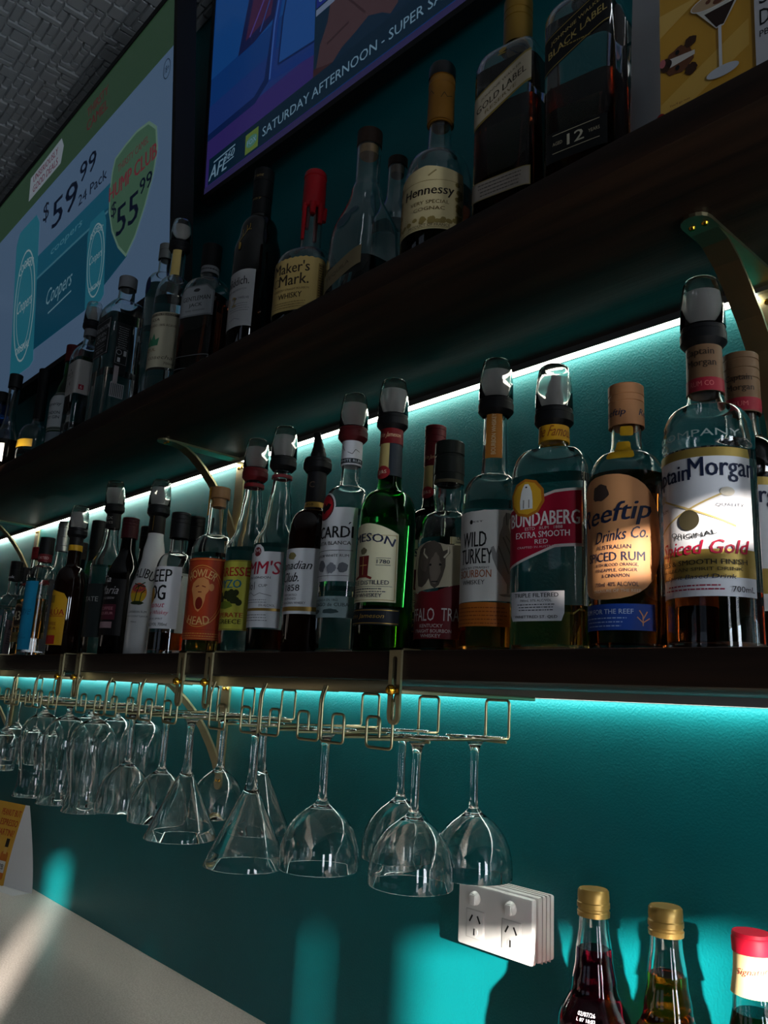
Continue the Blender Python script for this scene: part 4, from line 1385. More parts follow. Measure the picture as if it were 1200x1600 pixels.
# --- dark coffee liqueur bottle
pr = curve((0, 32), (3, 34), (158, 34), (214, 15, 's'), (240, 13.5))
t, B = bottle('liqueur_bottle', 'black liqueur bottle with white script on its dark body', 'bottle', -1.540, 0.690, 'low', pr, glass=DARKG, solid=True, labels=[
    dict(base=R(-40, 40, 44, 150, '#100c0d'), items=[T('Tia', 0, 150, 30, 13, '#c9c4c2', 0.0, 0.3), T('Maria', 10, 128, 46, 16, '#c9c4c2', 0.0, 0.35), T('COLD BREW', 8, 112, 34, 4.5, '#b4aeac', 0.01), R(-14, 70, 30, 100, '#5c2030'), T('COFFEE', 8, 92, 34, 6, '#c98a92', 0.02), T('LIQUEUR', 8, 82, 36, 6, '#c98a92', 0.02), R(-10, 54, 26, 66, '#a8888c')])])
screw_cap(t, 236, 16.5, 42, '#3d0c12', 3)

# --- clear bottle with pourer behind the black one
pr = curve((0, 32), (3, 34), (190, 34), (240, 16, 's'), (262, 14, 's'), (308, 13.5))
t, B = bottle('liqueur_bottle', 'tall clear bottle with dark neck wrap and leaning measure cover', 'bottle', -1.655, 0.702, 'low', pr, liquid='clear', level=60, labels=[dict(base=R(-42, 40, 42, 150, '#2a3030'), items=[T('ESTATE', 4, 118, 50, 10, '#b8b8b0', 0.01)])])
band(t, B, 272, 307, '#191513', 'neck_wrap', 1.4, [T('TEX', 4, 294, 20, 6, '#9a948c', 0.0), T('REYES', 4, 284, 22, 5, '#9a948c', 0.0)])
pourer(t, 305, lean=0.10)

# --- textured green melon liqueur
pr = curve((0, 30), (3, 33), (176, 33), (222, 19, 's'), (250, 15, 's'), (290, 14))
t, B = bottle('liqueur_bottle', 'textured green melon liqueur bottle with tall black cap', 'bottle', -1.945, 0.790, 'low', pr, glass=FROST, solid=True, labels=[])
screw_cap(t, 268, 17, 74, '#0b0b0c', 0)
band(t, B, 240, 268, '#1b1c1a', 'neck_wrap', 0.8)

# --- coffee liqueur with yellow label
pr = curve((0, 31), (3, 33), (140, 33), (190, 17, 'o'), (204, 14, 'c'), (258, 13.5))
t, B = bottle('liqueur_bottle', 'dark brown coffee liqueur bottle with yellow and red label and pourer', 'bottle', -1.742, 0.662, 'low', pr, glass=BROWNG, solid=True, labels=[
    dict(base=PG([(-36, 22), (38, 22), (38, 118), (30, 130), (0, 138), (-30, 130), (-36, 118)], '#c89417'), items=[R(-34, 24, 22, 42, '#a5241a'), T('KAHLÚA', 2, 92, 66, 15, '#9a2a16', 0.03), LN([(-30, 82), (34, 82)], 1.2, '#9a2a16'), T('COFFEE', 4, 66, 34, 7, '#7a2a10', 0.02), T('LIQUEUR', 4, 56, 36, 7, '#7a2a10', 0.02), R(-6, 110, 10, 126, '#8a6a1a')])])
band(t, B, 226, 238, '#b98a17', 'neck_band', 0.9)
band(t, B, 238, 257, '#14100e', 'neck_wrap', 0.9)
pourer(t, 255)

# --- cream liqueur
pr = curve((0, 32), (3, 35), (140, 36), (196, 18, 'o'), (212, 14, 'c'), (250, 13.5))
t, B = bottle('liqueur_bottle', 'black cream liqueur bottle with a pale arched landscape label', 'bottle', -1.868, 0.722, 'low', pr, glass=DARKG, solid=True, labels=[
    dict(base=PG([(-42, 40), (42, 40), (42, 110), (30, 126), (0, 134), (-30, 126), (-42, 110)], '#1a1512'), items=[T('BAILEYS', 6, 112, 66, 13, '#b06a50', 0.02, 0, 80), blob(8, 80, 30, 18, '#6d705f', 3), blob(14, 74, 24, 8, '#8f907c', 8), T('ORIGINAL', 14, 54, 40, 5, '#b4aea0', 0.0)])])
screw_cap(t, 228, 16, 40, '#150d0b', 1)

# --- silver capsule bottle at the back
pr = curve((0, 34), (3, 37), (200, 37), (262, 15, 's'), (300, 14))
t, B = bottle('wine_bottle', 'clear bottle with long silver capsule standing at the back wall', 'bottle', -2.200, 0.800, 'low', pr, liquid='clear', level=120, labels=[])
lathe('capsule', [(a / 1000, b / 1000) for a, b in ((292, 15), (292, 17.5), (306, 17), (306.6, 18), (309, 18), (309.6, 17), (330, 16.8), (331, 17.6), (352, 17.2), (352.6, 16.4), (356, 16.4), (357, 17.2), (371, 16.6), (374, 15), (374, 0))], ALU, t, 28)

# --- bright blue label
pr = curve((0, 30), (3, 33), (176, 33), (206, 17, 'o'), (216, 14, 'c'), (240, 13.5))
t, B = bottle('vodka_bottle', 'clear vodka bottle with a plain bright blue label and black cap', 'bottle', -1.912, 0.660, 'low', pr, liquid='clear', level=40, labels=[dict(base=R(-36, 14, 34, 168, '#1687b0'), items=[T('wave', 8, 98, 36, 14, '#0d6488', 0.0, 0.4), T('VODKA', 8, 40, 30, 4, '#0f6e94', 0.0)])])
band(t, B, 216, 234, '#6a1b1f', 'neck_wrap', 1.0, [T('IMPORTED', 6, 225, 36, 6, '#c9a4a0', 0.01)])
screw_cap(t, 234, 16.5, 40, '#0b0b0c', 0)

# --- golden vanilla liqueur with a round badge
pr = curve((0, 32), (3, 34), (150, 34), (184, 18, 'o'), (198, 14, 'c'), (250, 13.5))
t, B = bottle('liqueur_bottle', 'golden liqueur bottle with a round brown number badge', 'bottle', -2.080, 0.700, 'low', pr, liquid='amber', level=140, labels=[
    dict(base=E(10, 100, 26, 30, '#5f4a30'), items=[RING(10, 100, 25, 29, 2, '#a88a58'), E(10, 100, 19, 23, '#2a1c10'), T('43', 10, 100, 22, 22, '#d4c6a6', 0.02)]), dict(base=R(-14, 36, 34, 60, '#7a6636'), name='lower_label', items=[T('LICOR', 10, 50, 34, 7, '#2a1c10', 0.01)])])
band(t, B, 176, 200, '#7c1a1c', 'neck_wrap', 1.0)
screw_cap(t, 244, 16, 30, '#7c1a1c', 1)

# --- two small clear liqueur bottles with lettered black caps
for (x, Y, wh) in ((-2.200, 0.690, 'beside the round-badged bottle'), (-2.300, 0.745, 'behind its matching twin')):
    pr = curve((0, 29), (3, 31), (130, 31), (160, 16, 'o'), (172, 13.5, 'c'), (206, 13))
    t, B = bottle('liqueur_bottle', 'small clear liqueur bottle with white letters on its black cap, ' + wh, 'bottle', x, Y, 'low', pr, liquid='clear', level=120, n=3.2, labels=[dict(base=R(-24, 30, 26, 104, '#8a8088'), items=[T('vok', 2, 88, 26, 10, '#2a2228', 0.02), fine(2, 74, 36, 5, 5, '#3a3238', 1.2, 2)])])
    screw_cap(t, 196, 15.5, 52, '#0c0c0d', 1, items=[T('vok', 8, 206, 20, 7, '#c9c9cc', 0.02)])

# --- slim black-capped bottles half hidden at the back
for (x, Y, h_, wh) in ((-1.690, 0.800, 268, 'the black bottle with white script'), (-1.470, 0.800, 262, 'the white coconut rum')):
    pr = curve((0, 31), (3, 34), (170, 34), (214, 16, 's'), (228, 14), (h_ - 20, 13.5))
    t, B = bottle('liqueur_bottle', 'dark bottle with ribbed black cap half hidden behind ' + wh, 'bottle', x, Y, 'low', pr, glass=DARKG, solid=True, labels=[dict(base=R(-36, 40, 36, 130, '#4a3a2c'), items=[T('RESERVE', 2, 104, 46, 9, '#b8a888', 0.01)])])
    screw_cap(t, h_ - 20, 16.5, 50, '#0c0b0b', 3)

# --- swirl-labelled bottle past the spiced rum
pr = curve((0, 34), (3, 37), (150, 37), (176, 30, 'o'), (196, 16, 'c'), (226, 15))
sw = [LN([(-40 + 6 * i + 3 * math.sin(a / 2.0 + i), 40 + a * 5) for a in range(0, 21)], 1.4, '#3b3b3a') for i in range(14)]
t, B = bottle('gin_bottle', 'clear bottle with black and white marbled label beside the spiced rum', 'bottle', -0.236, 0.700, 'low', pr, liquid='clear', level=120, labels=[dict(base=R(-46, 34, 46, 146, '#b9b6ae'), items=sw)])
band(t, B, 152, 164, '#15181d', 'neck_band', 0.6)
screw_cap(t, 218, 17, 40, '#111214', 1)

# ============================================================== the upper shelf
# --- square Scotch bottles with slanted labels
def scotch(x, Y, label, gold, cap_h):
    pr = curve((0, 39), (3, 41), (206, 41), (240, 22, 'o'), (248, 16, 'c'), (262, 15.5))
    if gold:
        L = [dict(base=PG([(-38, 124), (38, 164), (38, 208), (-38, 168)], '*8f7a3c'), items=[PG([(-38, 127), (38, 167), (38, 205), (-38, 165)], '#a89b84'), T('JOHNNIE WALKER', 0, 176, 52, 4.5, '#3a3020', 0.0, 0, 0, 0.52), T('GOLD LABEL', 0, 165, 64, 9, '#2a2216', 0.012, 0, 0, 0.52), T('RESERVE', 0, 154, 40, 5, '#6a5a38', 0.0, 0, 0, 0.52)]),
             dict(base=R(-38, 28, 38, 52, '#8a7f74'), name='lower_label', items=[fine(0, 47, 62, 4, 4.6, '#3a3430', 1.2, 5), FRAME(-38, 28, 38, 52, 0.8, '*8f7a3c')])]
    else:
        L = [dict(base=PG([(-38, 136), (38, 176), (38, 222), (-38, 182)], '#08080a'), items=[LN([(-38, 180), (38, 220)], 0.8, '*a08a4a'), LN([(-38, 138), (38, 178)], 0.8, '*a08a4a'), T('JOHNNIE WALKER', 2, 190, 60, 6, '*b8a060', 0.0, 0, 0, 0.52), T('BLACK LABEL', 2, 177, 66, 9, '*b8a060', 0.012, 0, 0, 0.52), fine(2, 165, 40, 1, 4, '*8f7a3c', 1.6, 3)]),
             dict(base=R(-34, 26, 34, 62, '#0a0a0b'), name='lower_label', items=[LN([(-26, 58), (26, 58)], 0.8, '#a49a80'), LN([(-26, 36), (26, 36)], 0.8, '#a49a80'), T('12', 0, 47, 18, 13, '#b8b09a', 0.03), T('AGED', -20, 47, 11, 4, '#a49a80', 0.0), T('YEARS', 20, 47, 12, 4, '#a49a80', 0.0)])]
    t, B = bottle('scotch_bottle', label, 'bottle', x, Y, 'up', pr, rot=10, n=7.0, sy=0.95, liquid='dark', level=120 if not gold else 150, labels=L)
    printed('crest', [blob(0, 228 if not gold else 222, 6, 5, '*9a7d2c', 4), R(-5, 221 if not gold else 215, 5, 223 if not gold else 217, '*9a7d2c')], B.mapper(180), 0.0008, t, ustep=3, vstep=3)
    screw_cap(t, 252, 18, cap_h, '#8a6a2c' if gold else '#0d0d0e', 2, mat=ink('*8f6c26') if gold else None)


scotch(-0.434, 0.662, 'square Scotch bottle with black slanted label and number twelve', False, 44)
scotch(-0.537, 0.662, 'square Scotch bottle with gold slanted label and gold cap', True, 66)

# --- cognac
pr = curve((0, 42), (4, 45.5), (96, 45), (150, 30, 'o'), (172, 16, 'c'), (206, 14.5), (218, 14.5))
hc = '#c3b184'
t, B = bottle('cognac_bottle', 'round-shouldered cognac bottle with cream vine-bordered label and gold neck', 'bottle', -0.660, 0.655, 'up', pr, rot=24, liquid='dark', level=100, labels=[
    dict(base=PG([(-52, 26), (52, 26), (52, 92), (50, 108), (0, 116), (-50, 108), (-52, 92)], hc), items=[FRAME(-50, 28, 50, 94, 0.6, '#7a6a3c')] + [blob(random.choice((-1, 1)) * (44 + random.uniform(-3, 3)), random.uniform(34, 100), 4, 4, '#84703c', i) for i in range(26)] + [blob(random.uniform(-40, 40), 38 + random.uniform(-3, 3), 4, 3.4, '#84703c', i) for i in range(22)] + [LN([(4, 100), (14, 108)], 2, '#8a7a50'), T('Hennessy', 4, 78, 66, 17, '#1c140c', 0.02, 0.08), T('VERY SPECIAL', 6, 63, 50, 5, '#5c4a2a', 0.0), T('COGNAC', 6, 54, 40, 5, '#5c4a2a', 0.0), T('PRODUCT OF FRANCE', 6, 31, 54, 4, '#3a2c18', 0.0)], vstep=6)])
band(t, B, 204, 218, '#9a6a22', 'neck_foil', 1.6)
lathe('cap', [(a / 1000, b / 1000) for a, b in ((206, 15), (206, 18), (262, 17.5), (263, 18.2), (272, 17.8), (274, 16.5), (274, 17), (293, 16.5), (295, 15), (295, 0))], ink('#8e5f1e'), t, 32)
lathe('cap_top', [(a / 1000, b / 1000) for a, b in ((275, 18.4), (292, 18), (296, 16), (296, 0))], BLACK, t, 32)
art([LN([(-14, 246), (-8, 250), (-4, 243)], 0.8, K), LN([(6, 236), (10, 244), (14, 238), (22, 242)], 0.8, K)], Body([(200, 18), (300, 17.8)]).mapper(240), t, off=0.0006, ustep=3, name='signature')

# --- corked bottle behind, tequila decanter
pr = curve((0, 34), (3, 36), (190, 36), (250, 16, 's'), (300, 15))
t, B = bottle('tequila_bottle', 'clear corked bottle half hidden between the decanter and the cognac', 'bottle', -0.862, 0.762, 'up', pr, labels=[])
cork(t, 300, 14, 16, '#8a6a48', '#3c2a20')
pr = curve((0, 48), (3, 50), (60, 50), (110, 47, 's'), (190, 22, 's'), (206, 18, 's'), (264, 18))
t, B = bottle('tequila_bottle', 'wide clear tequila decanter with a cork stopper and slanted paper label', 'bottle', -0.822, 0.668, 'up', pr, n=4.0, sy=0.8, liquid='clear', level=60, labels=[dict(base=PG([(-50, 20), (40, 46), (40, 74), (-50, 48)], '#7a6c50'), items=[T('TEQUILA', -6, 47, 50, 7, '#4a4030', 0.0, 0, 0, 0.29)])])
cork(t, 264, 17, 26, '#9a7444', '#2e1f17')
printed('etched_emblem', [blob(-6, 130, 18, 12, '#3c5660', 4), blob(14, 140, 14, 6, '#3c5660', 7)], B.mapper(120), 0.0006, t, ustep=4, vstep=5)

# --- bourbon in red wax
pr = curve((0, 44), (3, 46), (92, 46), (126, 28, 'o'), (140, 16.5, 'c'), (196, 16), (252, 15))
mk = '#ab9158'
sc_ = [(-54, 14), (54, 14), (54, 94)] + [(54 - 108 * i / 24, 96 + (1.8 if i % 2 else 0) + 4 * math.sin(math.pi * i / 24)) for i in range(1, 24)] + [(-54, 94)]
t, B = bottle('bourbon_bottle', 'squat bourbon bottle with dripping red wax neck and tan torn label', 'bottle', -0.939, 0.657, 'up', pr, rot=22, n=2.8, liquid='dark', level=88, labels=[
    dict(base=PG(sc_, mk), items=[T("Maker's", -2, 84, 62, 18, '#241a10', 0.02, 0, 0, 0), T('Mark.', 4, 64, 50, 18, '#241a10', 0.02), RING(-26, 62, 7, 7, 1, '#4a3a22'), T('KENTUCKY STRAIGHT BOURBON', 0, 48, 60, 3.4, '#4a3a22', 0.0), T('WHISKY', 0, 38, 40, 9, '#241a10', 0.012), fine(0, 27, 60, 3, 4, '#5a4a2c', 1, 5), R(42, 24, 52, 90, '#7d6536')] + [fine(47, 86 - 4 * i, 8, 1, 3, '#3a2c16', 1.6, i) for i in range(15)])])
RW = ink('#8c0d16')
RW.node_tree.nodes['Principled BSDF'].inputs['Roughness'].default_value = 0.25
lathe('wax_cap', [(a / 1000, b / 1000) for a, b in ((206, 16), (208, 18.5), (258, 18), (259, 17), (262, 17), (263, 18.4), (270, 18), (273, 16), (273, 0))], RW, t, 32)
for a, l_, w_ in ((-70, 62, 4), (-20, 20, 6), (25, 34, 5), (75, 22, 6), (140, 50, 5), (200, 30, 6)):
    c_, s_ = math.cos(math.radians(a - 40)), math.sin(math.radians(a - 40))
    tube('wax_drip', [(0.0165 * c_, 0.0165 * s_, 0.212), (0.0168 * c_, 0.0168 * s_, 0.212 - l_ / 2000), (0.0168 * c_, 0.0168 * s_, 0.212 - l_ / 1000)], w_ / 1000, RW, t, 8, 0, [w_ / 1000, w_ / 1100, w_ / 1300])

# --- single malt with a stag
pr = curve((0, 34), (3, 36), (196, 37), (236, 30, 's'), (262, 17, 'o'), (272, 16.5), (330, 15))
stag = [LN([(-2, 190), (-4, 206), (4, 216)], 2.4, GO), LN([(4, 214), (10, 224), (8, 236)], 1.4, GO), LN([(8, 222), (16, 230), (16, 238)], 1.2, GO), LN([(2, 214), (-2, 226), (-6, 232)], 1.4, GO), LN([(10, 226), (20, 226)], 1.0, GO), blob(0, 196, 4, 8, GO, 3)]
t, B = bottle('scotch_bottle', 'dark malt whisky bottle with gold stag over a white label', 'bottle', -1.100, 0.660, 'up', pr, glass=DARKG, solid=True, n=2.6, labels=[
    dict(base=R(-40, 46, 40, 148, '#a9a8a8'), items=[T('Glenfiddich.', -6, 128, 74, 15, '#1a1a1c', 0.012), T('SINGLE MALT SCOTCH', 2, 112, 50, 3, '#55555a', 0.0), T('12', -2, 92, 22, 18, '*a58a4a', 0.0), T('OUR TWELVE', 16, 96, 34, 4, '#3a3a3e', 0.01), fine(14, 86, 44, 4, 4.2, '#66666a', 1, 4), LN([(-6, 58), (8, 61), (20, 57)], 0.7, '#66666a')]),
    dict(base=R(-3, 188, 3, 189, '#0a0705'), name='emblem', zref=200, items=stag, slide=4)])
band(t, B, 268, 300, '#0c0c0d', 'neck_wrap', 0.8, [T('1887', 4, 296, 22, 4, '*8f7a4a', 0.0)])
screw_cap(t, 300, 17.5, 58, '#0b0b0c', 1, items=[T('Grant', 4, 342, 26, 6, '*8f7a4a', 0.0, 0.3)])

# --- Tennessee whiskey with an angular label
pr = curve((0, 40), (3, 42), (166, 42), (204, 24, 'o'), (216, 16, 'c'), (240, 15.5))
t, B = bottle('whiskey_bottle', 'broad whiskey bottle with silver-grey angular shoulder label', 'bottle', -1.262, 0.660, 'up', pr, rot=24, n=4.0, sy=0.8, liquid='dark', level=150, labels=[
    dict(base=PG([(-38, 120), (38, 120), (38, 168), (24, 182), (-24, 182), (-38, 168)], '#5d6063'), items=[PG([(-35, 123), (35, 123), (35, 167), (22, 179), (-22, 179), (-35, 167)], '#7d8083'), T('GENTLEMAN', 2, 155, 58, 9, '#17181a', 0.015), T('JACK', 2, 141, 28, 9, '#17181a', 0.015), T('RARE TENNESSEE', 2, 131, 40, 3, '#2a2b2d', 0.0), blob(2, 171, 8, 4, '#2a2b2d', 3)]),
    dict(base=FRAME(-38, 20, 38, 44, 0.8, '#6d7073'), name='lower_label')])
band(t, B, 218, 232, '#77787a', 'neck_band', 1.2, [fine(0, 225, 80, 1, 4, '#2a2b2d', 2.4, 2)])
screw_cap(t, 232, 18.5, 46, '#0b0b0c', 0)
t, B = bottle('whiskey_bottle', 'narrow dark bottle with a white label tucked behind the stag bottle', 'bottle', -1.245, 0.775, 'up', curve((0, 34), (3, 36), (190, 36), (230, 16, 'o'), (270, 15)), glass=DARKG, solid=True, labels=[dict(base=R(-40, 40, 46, 150, '#8d8d8f'), items=[T('MALT', 8, 120, 40, 14, K, 0.02)])])
screw_cap(t, 262, 17, 40, '#0b0b0c', 1)

# --- reposado tequila with cream label and pourer
pr = curve((0, 33), (3, 36), (204, 36), (252, 17, 'o'), (268, 14, 'c'), (316, 13.5))
t, B = bottle('tequila_bottle', 'clear tequila bottle with tall cream label and smoky measure cover', 'bottle', -1.385, 0.652, 'up', pr, rot=26, liquid='clear', level=60, labels=[
    dict(base=R(-42, 52, 42, 166, '#a39c86'), items=[R(-42, 158, 42, 163, '#3a3428'), T('HECHO EN MEXICO', 0, 160.5, 60, 3.2, '#a39c86', 0.0), T('CASA', -12, 150, 30, 6, '#2e2a22', 0.0, 0.25), T('REPOSADO 100% AGAVE', 2, 138, 66, 5, '#2e2a22', 0.01), PG([(-26, 96), (-16, 118), (-12, 108), (-6, 122), (-2, 108), (6, 112), (4, 96)], '#2f6a4c'), T('AZUL', -14, 88, 30, 6, '#6a4a2a', 0.01), T('cosecha', 10, 72, 50, 8, '#4a4234', 0.0, 0.35), T('700ml', 28, 60, 18, 5, '#2e2a22', 0.0)])])
printed('neck_strip', [R(-4, 256, 14, 312, '#b29a5c')], B.mapper(285), 0.0009, t, ustep=3, vstep=8)
pourer(t, 312, '#0b0b0d')

# --- tall clear vodka behind it
pr = curve((0, 32), (3, 34), (300, 34), (330, 18, 'o'), (340, 14.5, 'c'), (376, 14))
t, B = bottle('vodka_bottle', 'tall clear vodka bottle with silver cap and a dark blue roundel', 'bottle', -1.525, 0.690, 'up', pr, liquid='clear', level=200, labels=[dict(base=E(-2, 296, 13, 20, '#1a2350'), name='roundel')])
screw_cap(t, 366, 16.5, 36, '#8d9093', 1, mat=ALU)

# --- square gin with black label
pr = curve((0, 40), (3, 43), (250, 43), (290, 24, 'o'), (300, 18, 'c'), (338, 17))
t, B = bottle('gin_bottle', 'square clear gin bottle with black front label and black side strip', 'bottle', -1.640, 0.660, 'up', pr, n=7.0, liquid='clear', level=120, labels=[
    dict(base=R(-36, 150, 38, 236, '#17181a'), items=[FRAME(-33, 153, 35, 233, 0.9, '#8f9194'), T('FOUNDATION', 2, 216, 62, 11, '#a9abae', 0.015), T('SEVEN', 2, 200, 44, 9, '#a9abae', 0.0), T('OCTOBER', 2, 188, 50, 8, '#a9abae', 0.0), fine(2, 176, 50, 2, 6, '#8f9194', 1.4, 3), T('700 ML', 2, 162, 36, 6, '#a9abae', 0.0)]),
    dict(base=R(52, 110, 82, 226, '#141517'), name='side_label', items=[fine(67, 216, 24, 10, 5, '#85878a', 1.4, 6), RING(62, 158, 6, 6, 1, '#a9abae'), R(72, 152, 78, 164, '#a9abae'), R(60, 136, 66, 146, '#a9abae'), FRAME(55, 132, 80, 168, 0.7, '#85878a'), R(56, 86, 66, 126, '#9a8f90')]),
    dict(base=R(52, 56, 82, 88, '#8d8f92'), name='barcode', items=[R(54 + i * 4, 58, 55.6 + i * 4, 86, '#2a2b2d') for i in range(7)])])
screw_cap(t, 326, 20, 28, '#77787a', 0, mat=ink('#66676a'))

# --- square bottle with white wrap label
pr = curve((0, 30), (3, 32), (200, 32), (236, 18, 'o'), (248, 14.5, 'c'), (282, 14))
t, B = bottle('gin_bottle', 'square clear bottle with white wrap label carrying a small red square', 'bottle', -1.810, 0.655, 'up', pr, n=7.0, liquid='clear', level=40, labels=[
    dict(base=R(-50, 108, 60, 190, '#9f9c98'), items=[T('KI NO BI', -8, 160, 40, 8, '#2a2a2c', 0.0), LN([(-18, 120), (-10, 134)], 1.4, '#2a2a2c'), E(-2, 170, 2, 3, '#2a2a2c'), E(0, 136, 2, 5, '#2a2a2c'), LN([(-20, 150), (14, 152)], 0.8, '#2a2a2c'), R(36, 118, 48, 130, '#86182a'), T('6', 42, 124, 5, 8, '#c9b4b4', 0.02)])])
band(t, B, 262, 288, '#6b6d70', 'neck_band', 1.6)
pourer(t, 280, '#0c0d14')

# --- green London gin
pr = curve((0, 32), (3, 35), (150, 36), (190, 24, 's'), (226, 15, 's'), (280, 14))
t, B = bottle('gin_bottle', 'green London gin bottle with ornate white and silver label', 'bottle', -2.015, 0.690, 'up', pr, rot=16, glass=GREENG, liquid='clear', level=120, labels=[
    dict(base=R(-42, 74, 42, 176, '#9aa09c'), items=[FRAME(-41, 75, 41, 175, 7, '#4a524c')] + [blob(-37.5 + 75 * (i % 2), 82 + 6 * (i // 2), 2, 2, '#9aa09c', i) for i in range(28)] + [R(-33, 83, 33, 167, '#b4b8ba'), T('Tanqueray', -2, 142, 54, 12, '#20242a', 0.01, 0.35), T('LONDON', 2, 120, 44, 8, '#20242a', 0.02), T('DRY GIN', 2, 108, 44, 8, '#20242a', 0.02)]),
    dict(base=R(-42, 40, 42, 70, '#6e7c84'), name='lower_label')])
screw_cap(t, 268, 17, 46, '#541419', 2)

# --- round bottle with gold band
pr = curve((0, 34), (4, 42), (60, 46, 's'), (110, 44, 's'), (150, 20, 'o'), (166, 15, 'c'), (280, 14))
t, B = bottle('cognac_bottle', 'rounded clear bottle with a gold belt label and dark cap', 'bottle', -2.245, 0.702, 'up', pr, liquid='clear', level=70, labels=[dict(base=R(-50, 78, 50, 100, '#a8821f'), items=[T('DO', -8, 89, 22, 13, '#2a2010', 0.02)])])
band(t, B, 168, 280, '#0d0c0c', 'neck_wrap', 0.8)
screw_cap(t, 276, 17, 40, '#0d0c0c', 0)

# --- brandy and a blue bottle at the far end
pr = curve((0, 32), (3, 35), (110, 35), (160, 18, 's'), (176, 15, 's'), (290, 14.5))
t, B = bottle('brandy_bottle', 'brandy bottle with white lettered label and dark screw cap at the far end', 'bottle', -2.330, 0.652, 'up', pr, liquid='dark', level=110, labels=[dict(base=R(-42, 44, 42, 96, '#c6c3b8'), items=[T('VSOP', 2, 76, 56, 16, '#4a463c', 0.0), T('BRANDY', 2, 58, 40, 6, '#8a4a50', 0.0)])])
screw_cap(t, 268, 18, 40, '#101010', 0)
pr = curve((0, 30), (3, 33), (176, 33), (206, 18, 'o'), (216, 15, 'c'), (256, 14.5))
t, B = bottle('gin_bottle', 'blue glass bottle with a cream label at the far end', 'bottle', -2.425, 0.650, 'up', pr, glass=BLUEG, n=4.0, liquid='clear', level=90, labels=[dict(base=R(-36, 40, 36, 92, '#c2b97e'), items=[T('RISE', 6, 72, 40, 12, '#3a3420', 0.02)])])
screw_cap(t, 248, 17, 30, '#101010', 0)

# ============================================================== cordial bottles on the counter
GB = 'cordial bottles on the counter'
cp = curve((0, 39), (4, 42), (196, 42), (226, 39, 's'), (262, 24, 's'), (290, 20, 's'), (326, 16, 's'), (348, 15))
for (x, Y, liq, lev, col, lab, h0) in ((-0.556, 0.840, 'red', 300, '*b08d4a', 'cordial bottle of dark red syrup with a gold screw cap', 0), (-0.469, 0.840, 'orange', 296, '*a38345', 'cordial bottle of orange syrup with a gold screw cap', 0)):
    t, B = bottle('cordial_bottle', lab, 'bottle', x, Y, 'counter', cp, liquid=liq, level=lev, labels=[], group=GB)
    lathe('cap', [(a / 1000, b / 1000) for a, b in ((332, 15), (332, 17.6), (337, 18), (338, 17), (340, 17), (341, 18), (346, 18), (347, 17.2), (352, 17.4), (358, 17), (360, 15.5), (360, 0))], ink(col), t, 36)
    if liq == 'red':
        printed('date_stamp', [T('02/07/26', 12, 242, 20, 3.6, '#c8c4c8', 0.0), T('L 07 18:02', 12, 237, 20, 3, '#c8c4c8', 0.0)], B.mapper(236), 0.0006, t, ustep=4, vstep=4)
t, B = bottle('cordial_bottle', 'cordial bottle with cream signed neck wrap and bright red cap', 'bottle', -0.382, 0.845, 'counter', cp, liquid='dark', level=284, labels=[], group=GB)
band(t, B, 300, 340, '#cbb684', 'neck_wrap', 2.0, [T('Signature', 8, 322, 30, 7, '#a83a34', 0.0, 0.3, 0, 0.15)])
lathe('cap', [(a / 1000, b / 1000) for a, b in ((336, 15), (336, 18.5), (348, 19), (350, 18), (351, 18.5), (354, 17.5), (354, 0))], ink('#b5122c'), t, 36)


# ============================================================== folded promotion cards
def card(name, label, org, panels, items):
    """panels: name, bottom end a, bottom end b, top end a, top end b (x, y), height, material"""
    t = tag(empty(name, org), label, 'card', 'folded promotion cards')

    def at(p, f, g, off=0.0):
        nm, a0, b0, a1, b1, h, mat = p
        e_ = g ** 1.4
        x = (a0[0] + (a1[0] - a0[0]) * e_) * (1 - f) + (b0[0] + (b1[0] - b0[0]) * e_) * f
        y = (a0[1] + (a1[1] - a0[1]) * e_) * (1 - f) + (b0[1] + (b1[1] - b0[1]) * e_) * f
        dx, dy = b0[0] - a0[0], b0[1] - a0[1]
        l = math.hypot(dx, dy)
        nx, ny = (dy / l, -dx / l)
        if ny > 0:
            nx, ny = -nx, -ny
        return (x + nx * off, y + ny * off, h * g)
    for p in panels:
        n = 8
        V = [at(p, f, i / n) for i in range(n + 1) for f in (0, 1)]
        F = [(2 * i, 2 * i + 1, 2 * i + 3, 2 * i + 2) for i in range(n)]
        s = len(V)
        V += [at(p, f, i / n, -0.0006) for i in range(n + 1) for f in (0, 1)]
        F += [(f[3] + s, f[2] + s, f[1] + s, f[0] + s) for f in F]
        o = link(p[0], mesh_of(p[0], V, F), p[6], t, True)
        if p[0] == 'front_panel':
            L_ = math.hypot(p[2][0] - p[1][0], p[2][1] - p[1][1]) * 1000
            art(items, lambda u, v, off: at(p, u / L_, max(0.0, v / 1000 / p[5]), off), o, off=0.0004, vstep=12)
    return t


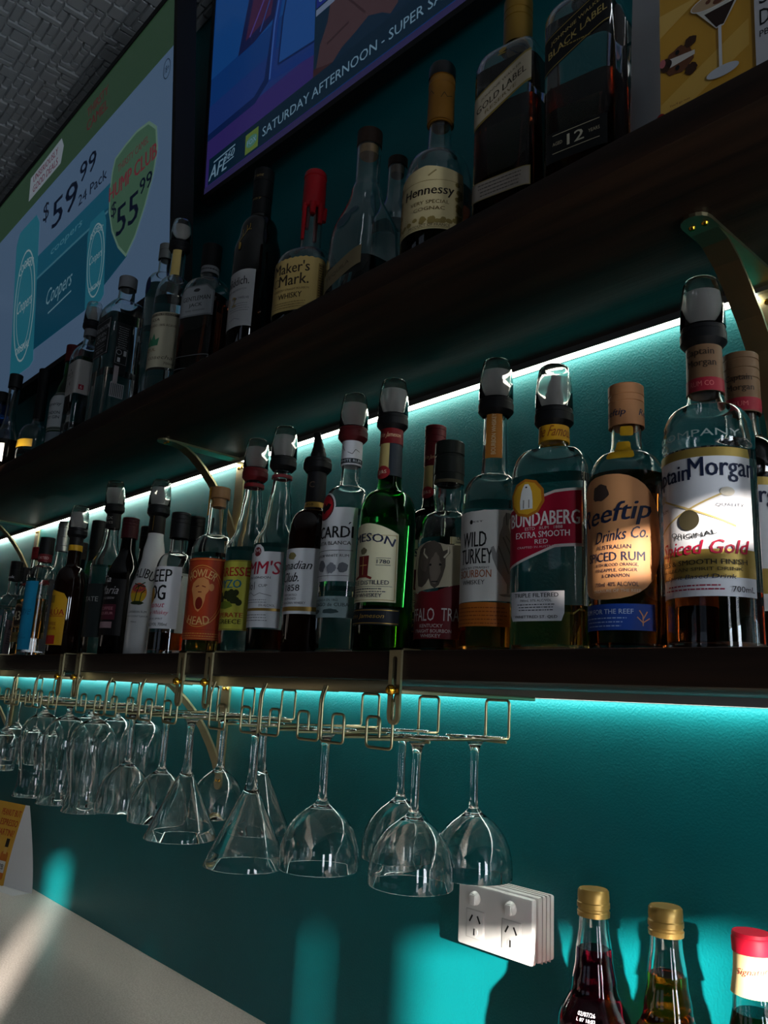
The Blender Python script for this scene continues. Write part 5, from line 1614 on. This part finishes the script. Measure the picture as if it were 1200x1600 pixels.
YEL = '#cf9a36'
CARDM = pmat('card_white', '#c9c8ca', 0.45)
CARDY = ink(YEL)
COF, FUR, FURD = '#6a3c28', '#6b4028', '#3f2618'
paw = [E(118, 182, 11, 5, COF), E(98, 188, 5, 3.4, COF), E(108, 194, 5, 3.2, COF), E(121, 196, 5, 3.2, COF), E(134, 192, 5, 3.4, COF)]
dog = [blob(40, 118, 32, 25, FUR, 5), blob(62, 140, 14, 10, FURD, 6), blob(62, 96, 14, 10, FURD, 7), PG([(8, 112), (70, 116), (70, 123), (8, 128)], '#d8d0c6'), E(12, 120, 11, 11, FURD), E(6, 125, 6, 7, '#c06a70'), E(36, 132, 4, 4, K), E(36, 107, 4, 4, K), E(20, 120, 5, 6, '#2a1814')]
items = [PG([(0, 60), (170, 130), (170, 90), (0, 20)], '#dcae52'), PG([(0, 210), (0, 170), (90, 210)], '#e0b45c')] + dog + [
    PG([(66, 190), (170, 190), (126, 138), (112, 138)], '#d8d3c8'), PG([(90, 170), (148, 170), (126, 140), (112, 140)], '#2c1912'), E(118, 188, 52, 13, '#b99a78'), RING(118, 188, 54, 14, 1.6, '#e6e4de')] + paw + [
    R(116, 74, 122, 140, '#d8d9dd'), E(122, 68, 30, 8, '#c9ccd4'), E(2, 32, 12, 14, '#8a1418'), T("You'll go nuts", 40, 50, 40, 4, '#8a3a20', 0.0), T('Order it tonight', 42, 43, 44, 4, '#8a3a20', 0.0),
    R(182, 20, 240, 220, '#c6c4c8'), R(182, 150, 240, 220, '#b06a24'), T('S', 200, 150, 18, 24, K, 0.02), T('D', 200, 118, 18, 24, K, 0.04), T('PB', 198, 94, 16, 9, K, 0.0)]
items = [(col, [(x * 0.5, y * 0.8) for x, y in V], F) for col, V, F in items]
card('promotion_card', 'folded card with a coffee cocktail and a dog on yellow, at the shelf end', (-0.342, CAMY + 0.643, UP_TOP),
     [('front_panel', (0, 0), (0.20, 0.016), (-0.012, 0.03), (0.20, 0.046), 0.24, CARDY), ('side_panel', (-0.050, 0.028), (0, 0), (-0.050, 0.04), (-0.012, 0.03), 0.24, CARDM),
      ('back_panel', (-0.050, 0.028), (-0.02, 0.12), (-0.05, 0.04), (-0.02, 0.09), 0.24, CARDM)], items)
items = [T('PEANUT BUT', 205, 186, 92, 17, '#b0401c', 0.03), T('ESPRESSO', 208, 160, 84, 17, '#b0401c', 0.03), T('MARTINI?', 204, 134, 84, 17, '#b0401c', 0.03),
         RR(212, 14, 246, 86, 8, '#b8641c'), R(222, 80, 236, 100, '#d0a050'), R(221, 98, 237, 120, '#241c18'), R(213, 32, 245, 62, '#d2cfc8'), T('PB', 229, 47, 20, 13, K, 0.02), PG([(0, 0), (120, 0), (60, 212), (0, 212)], '#e0b45c')]
card('promotion_card', 'folded card with an orange bottle picture standing on the counter by the wall', (-2.452, CAMY + 0.861, COUNTER),
     [('front_panel', (-0.25, -0.061), (0, 0), (-0.23, -0.036), (0.016, 0.024), 0.212, CARDY), ('side_panel', (0, 0), (0.120, 0.035), (0.016, 0.024), (0.030, 0.030), 0.212, CARDM),
      ('base_flap', (-0.02, -0.045), (0.117, -0.013), (0.0, 0.0), (0.118, 0.030), 0.0015, CARDM)], items)
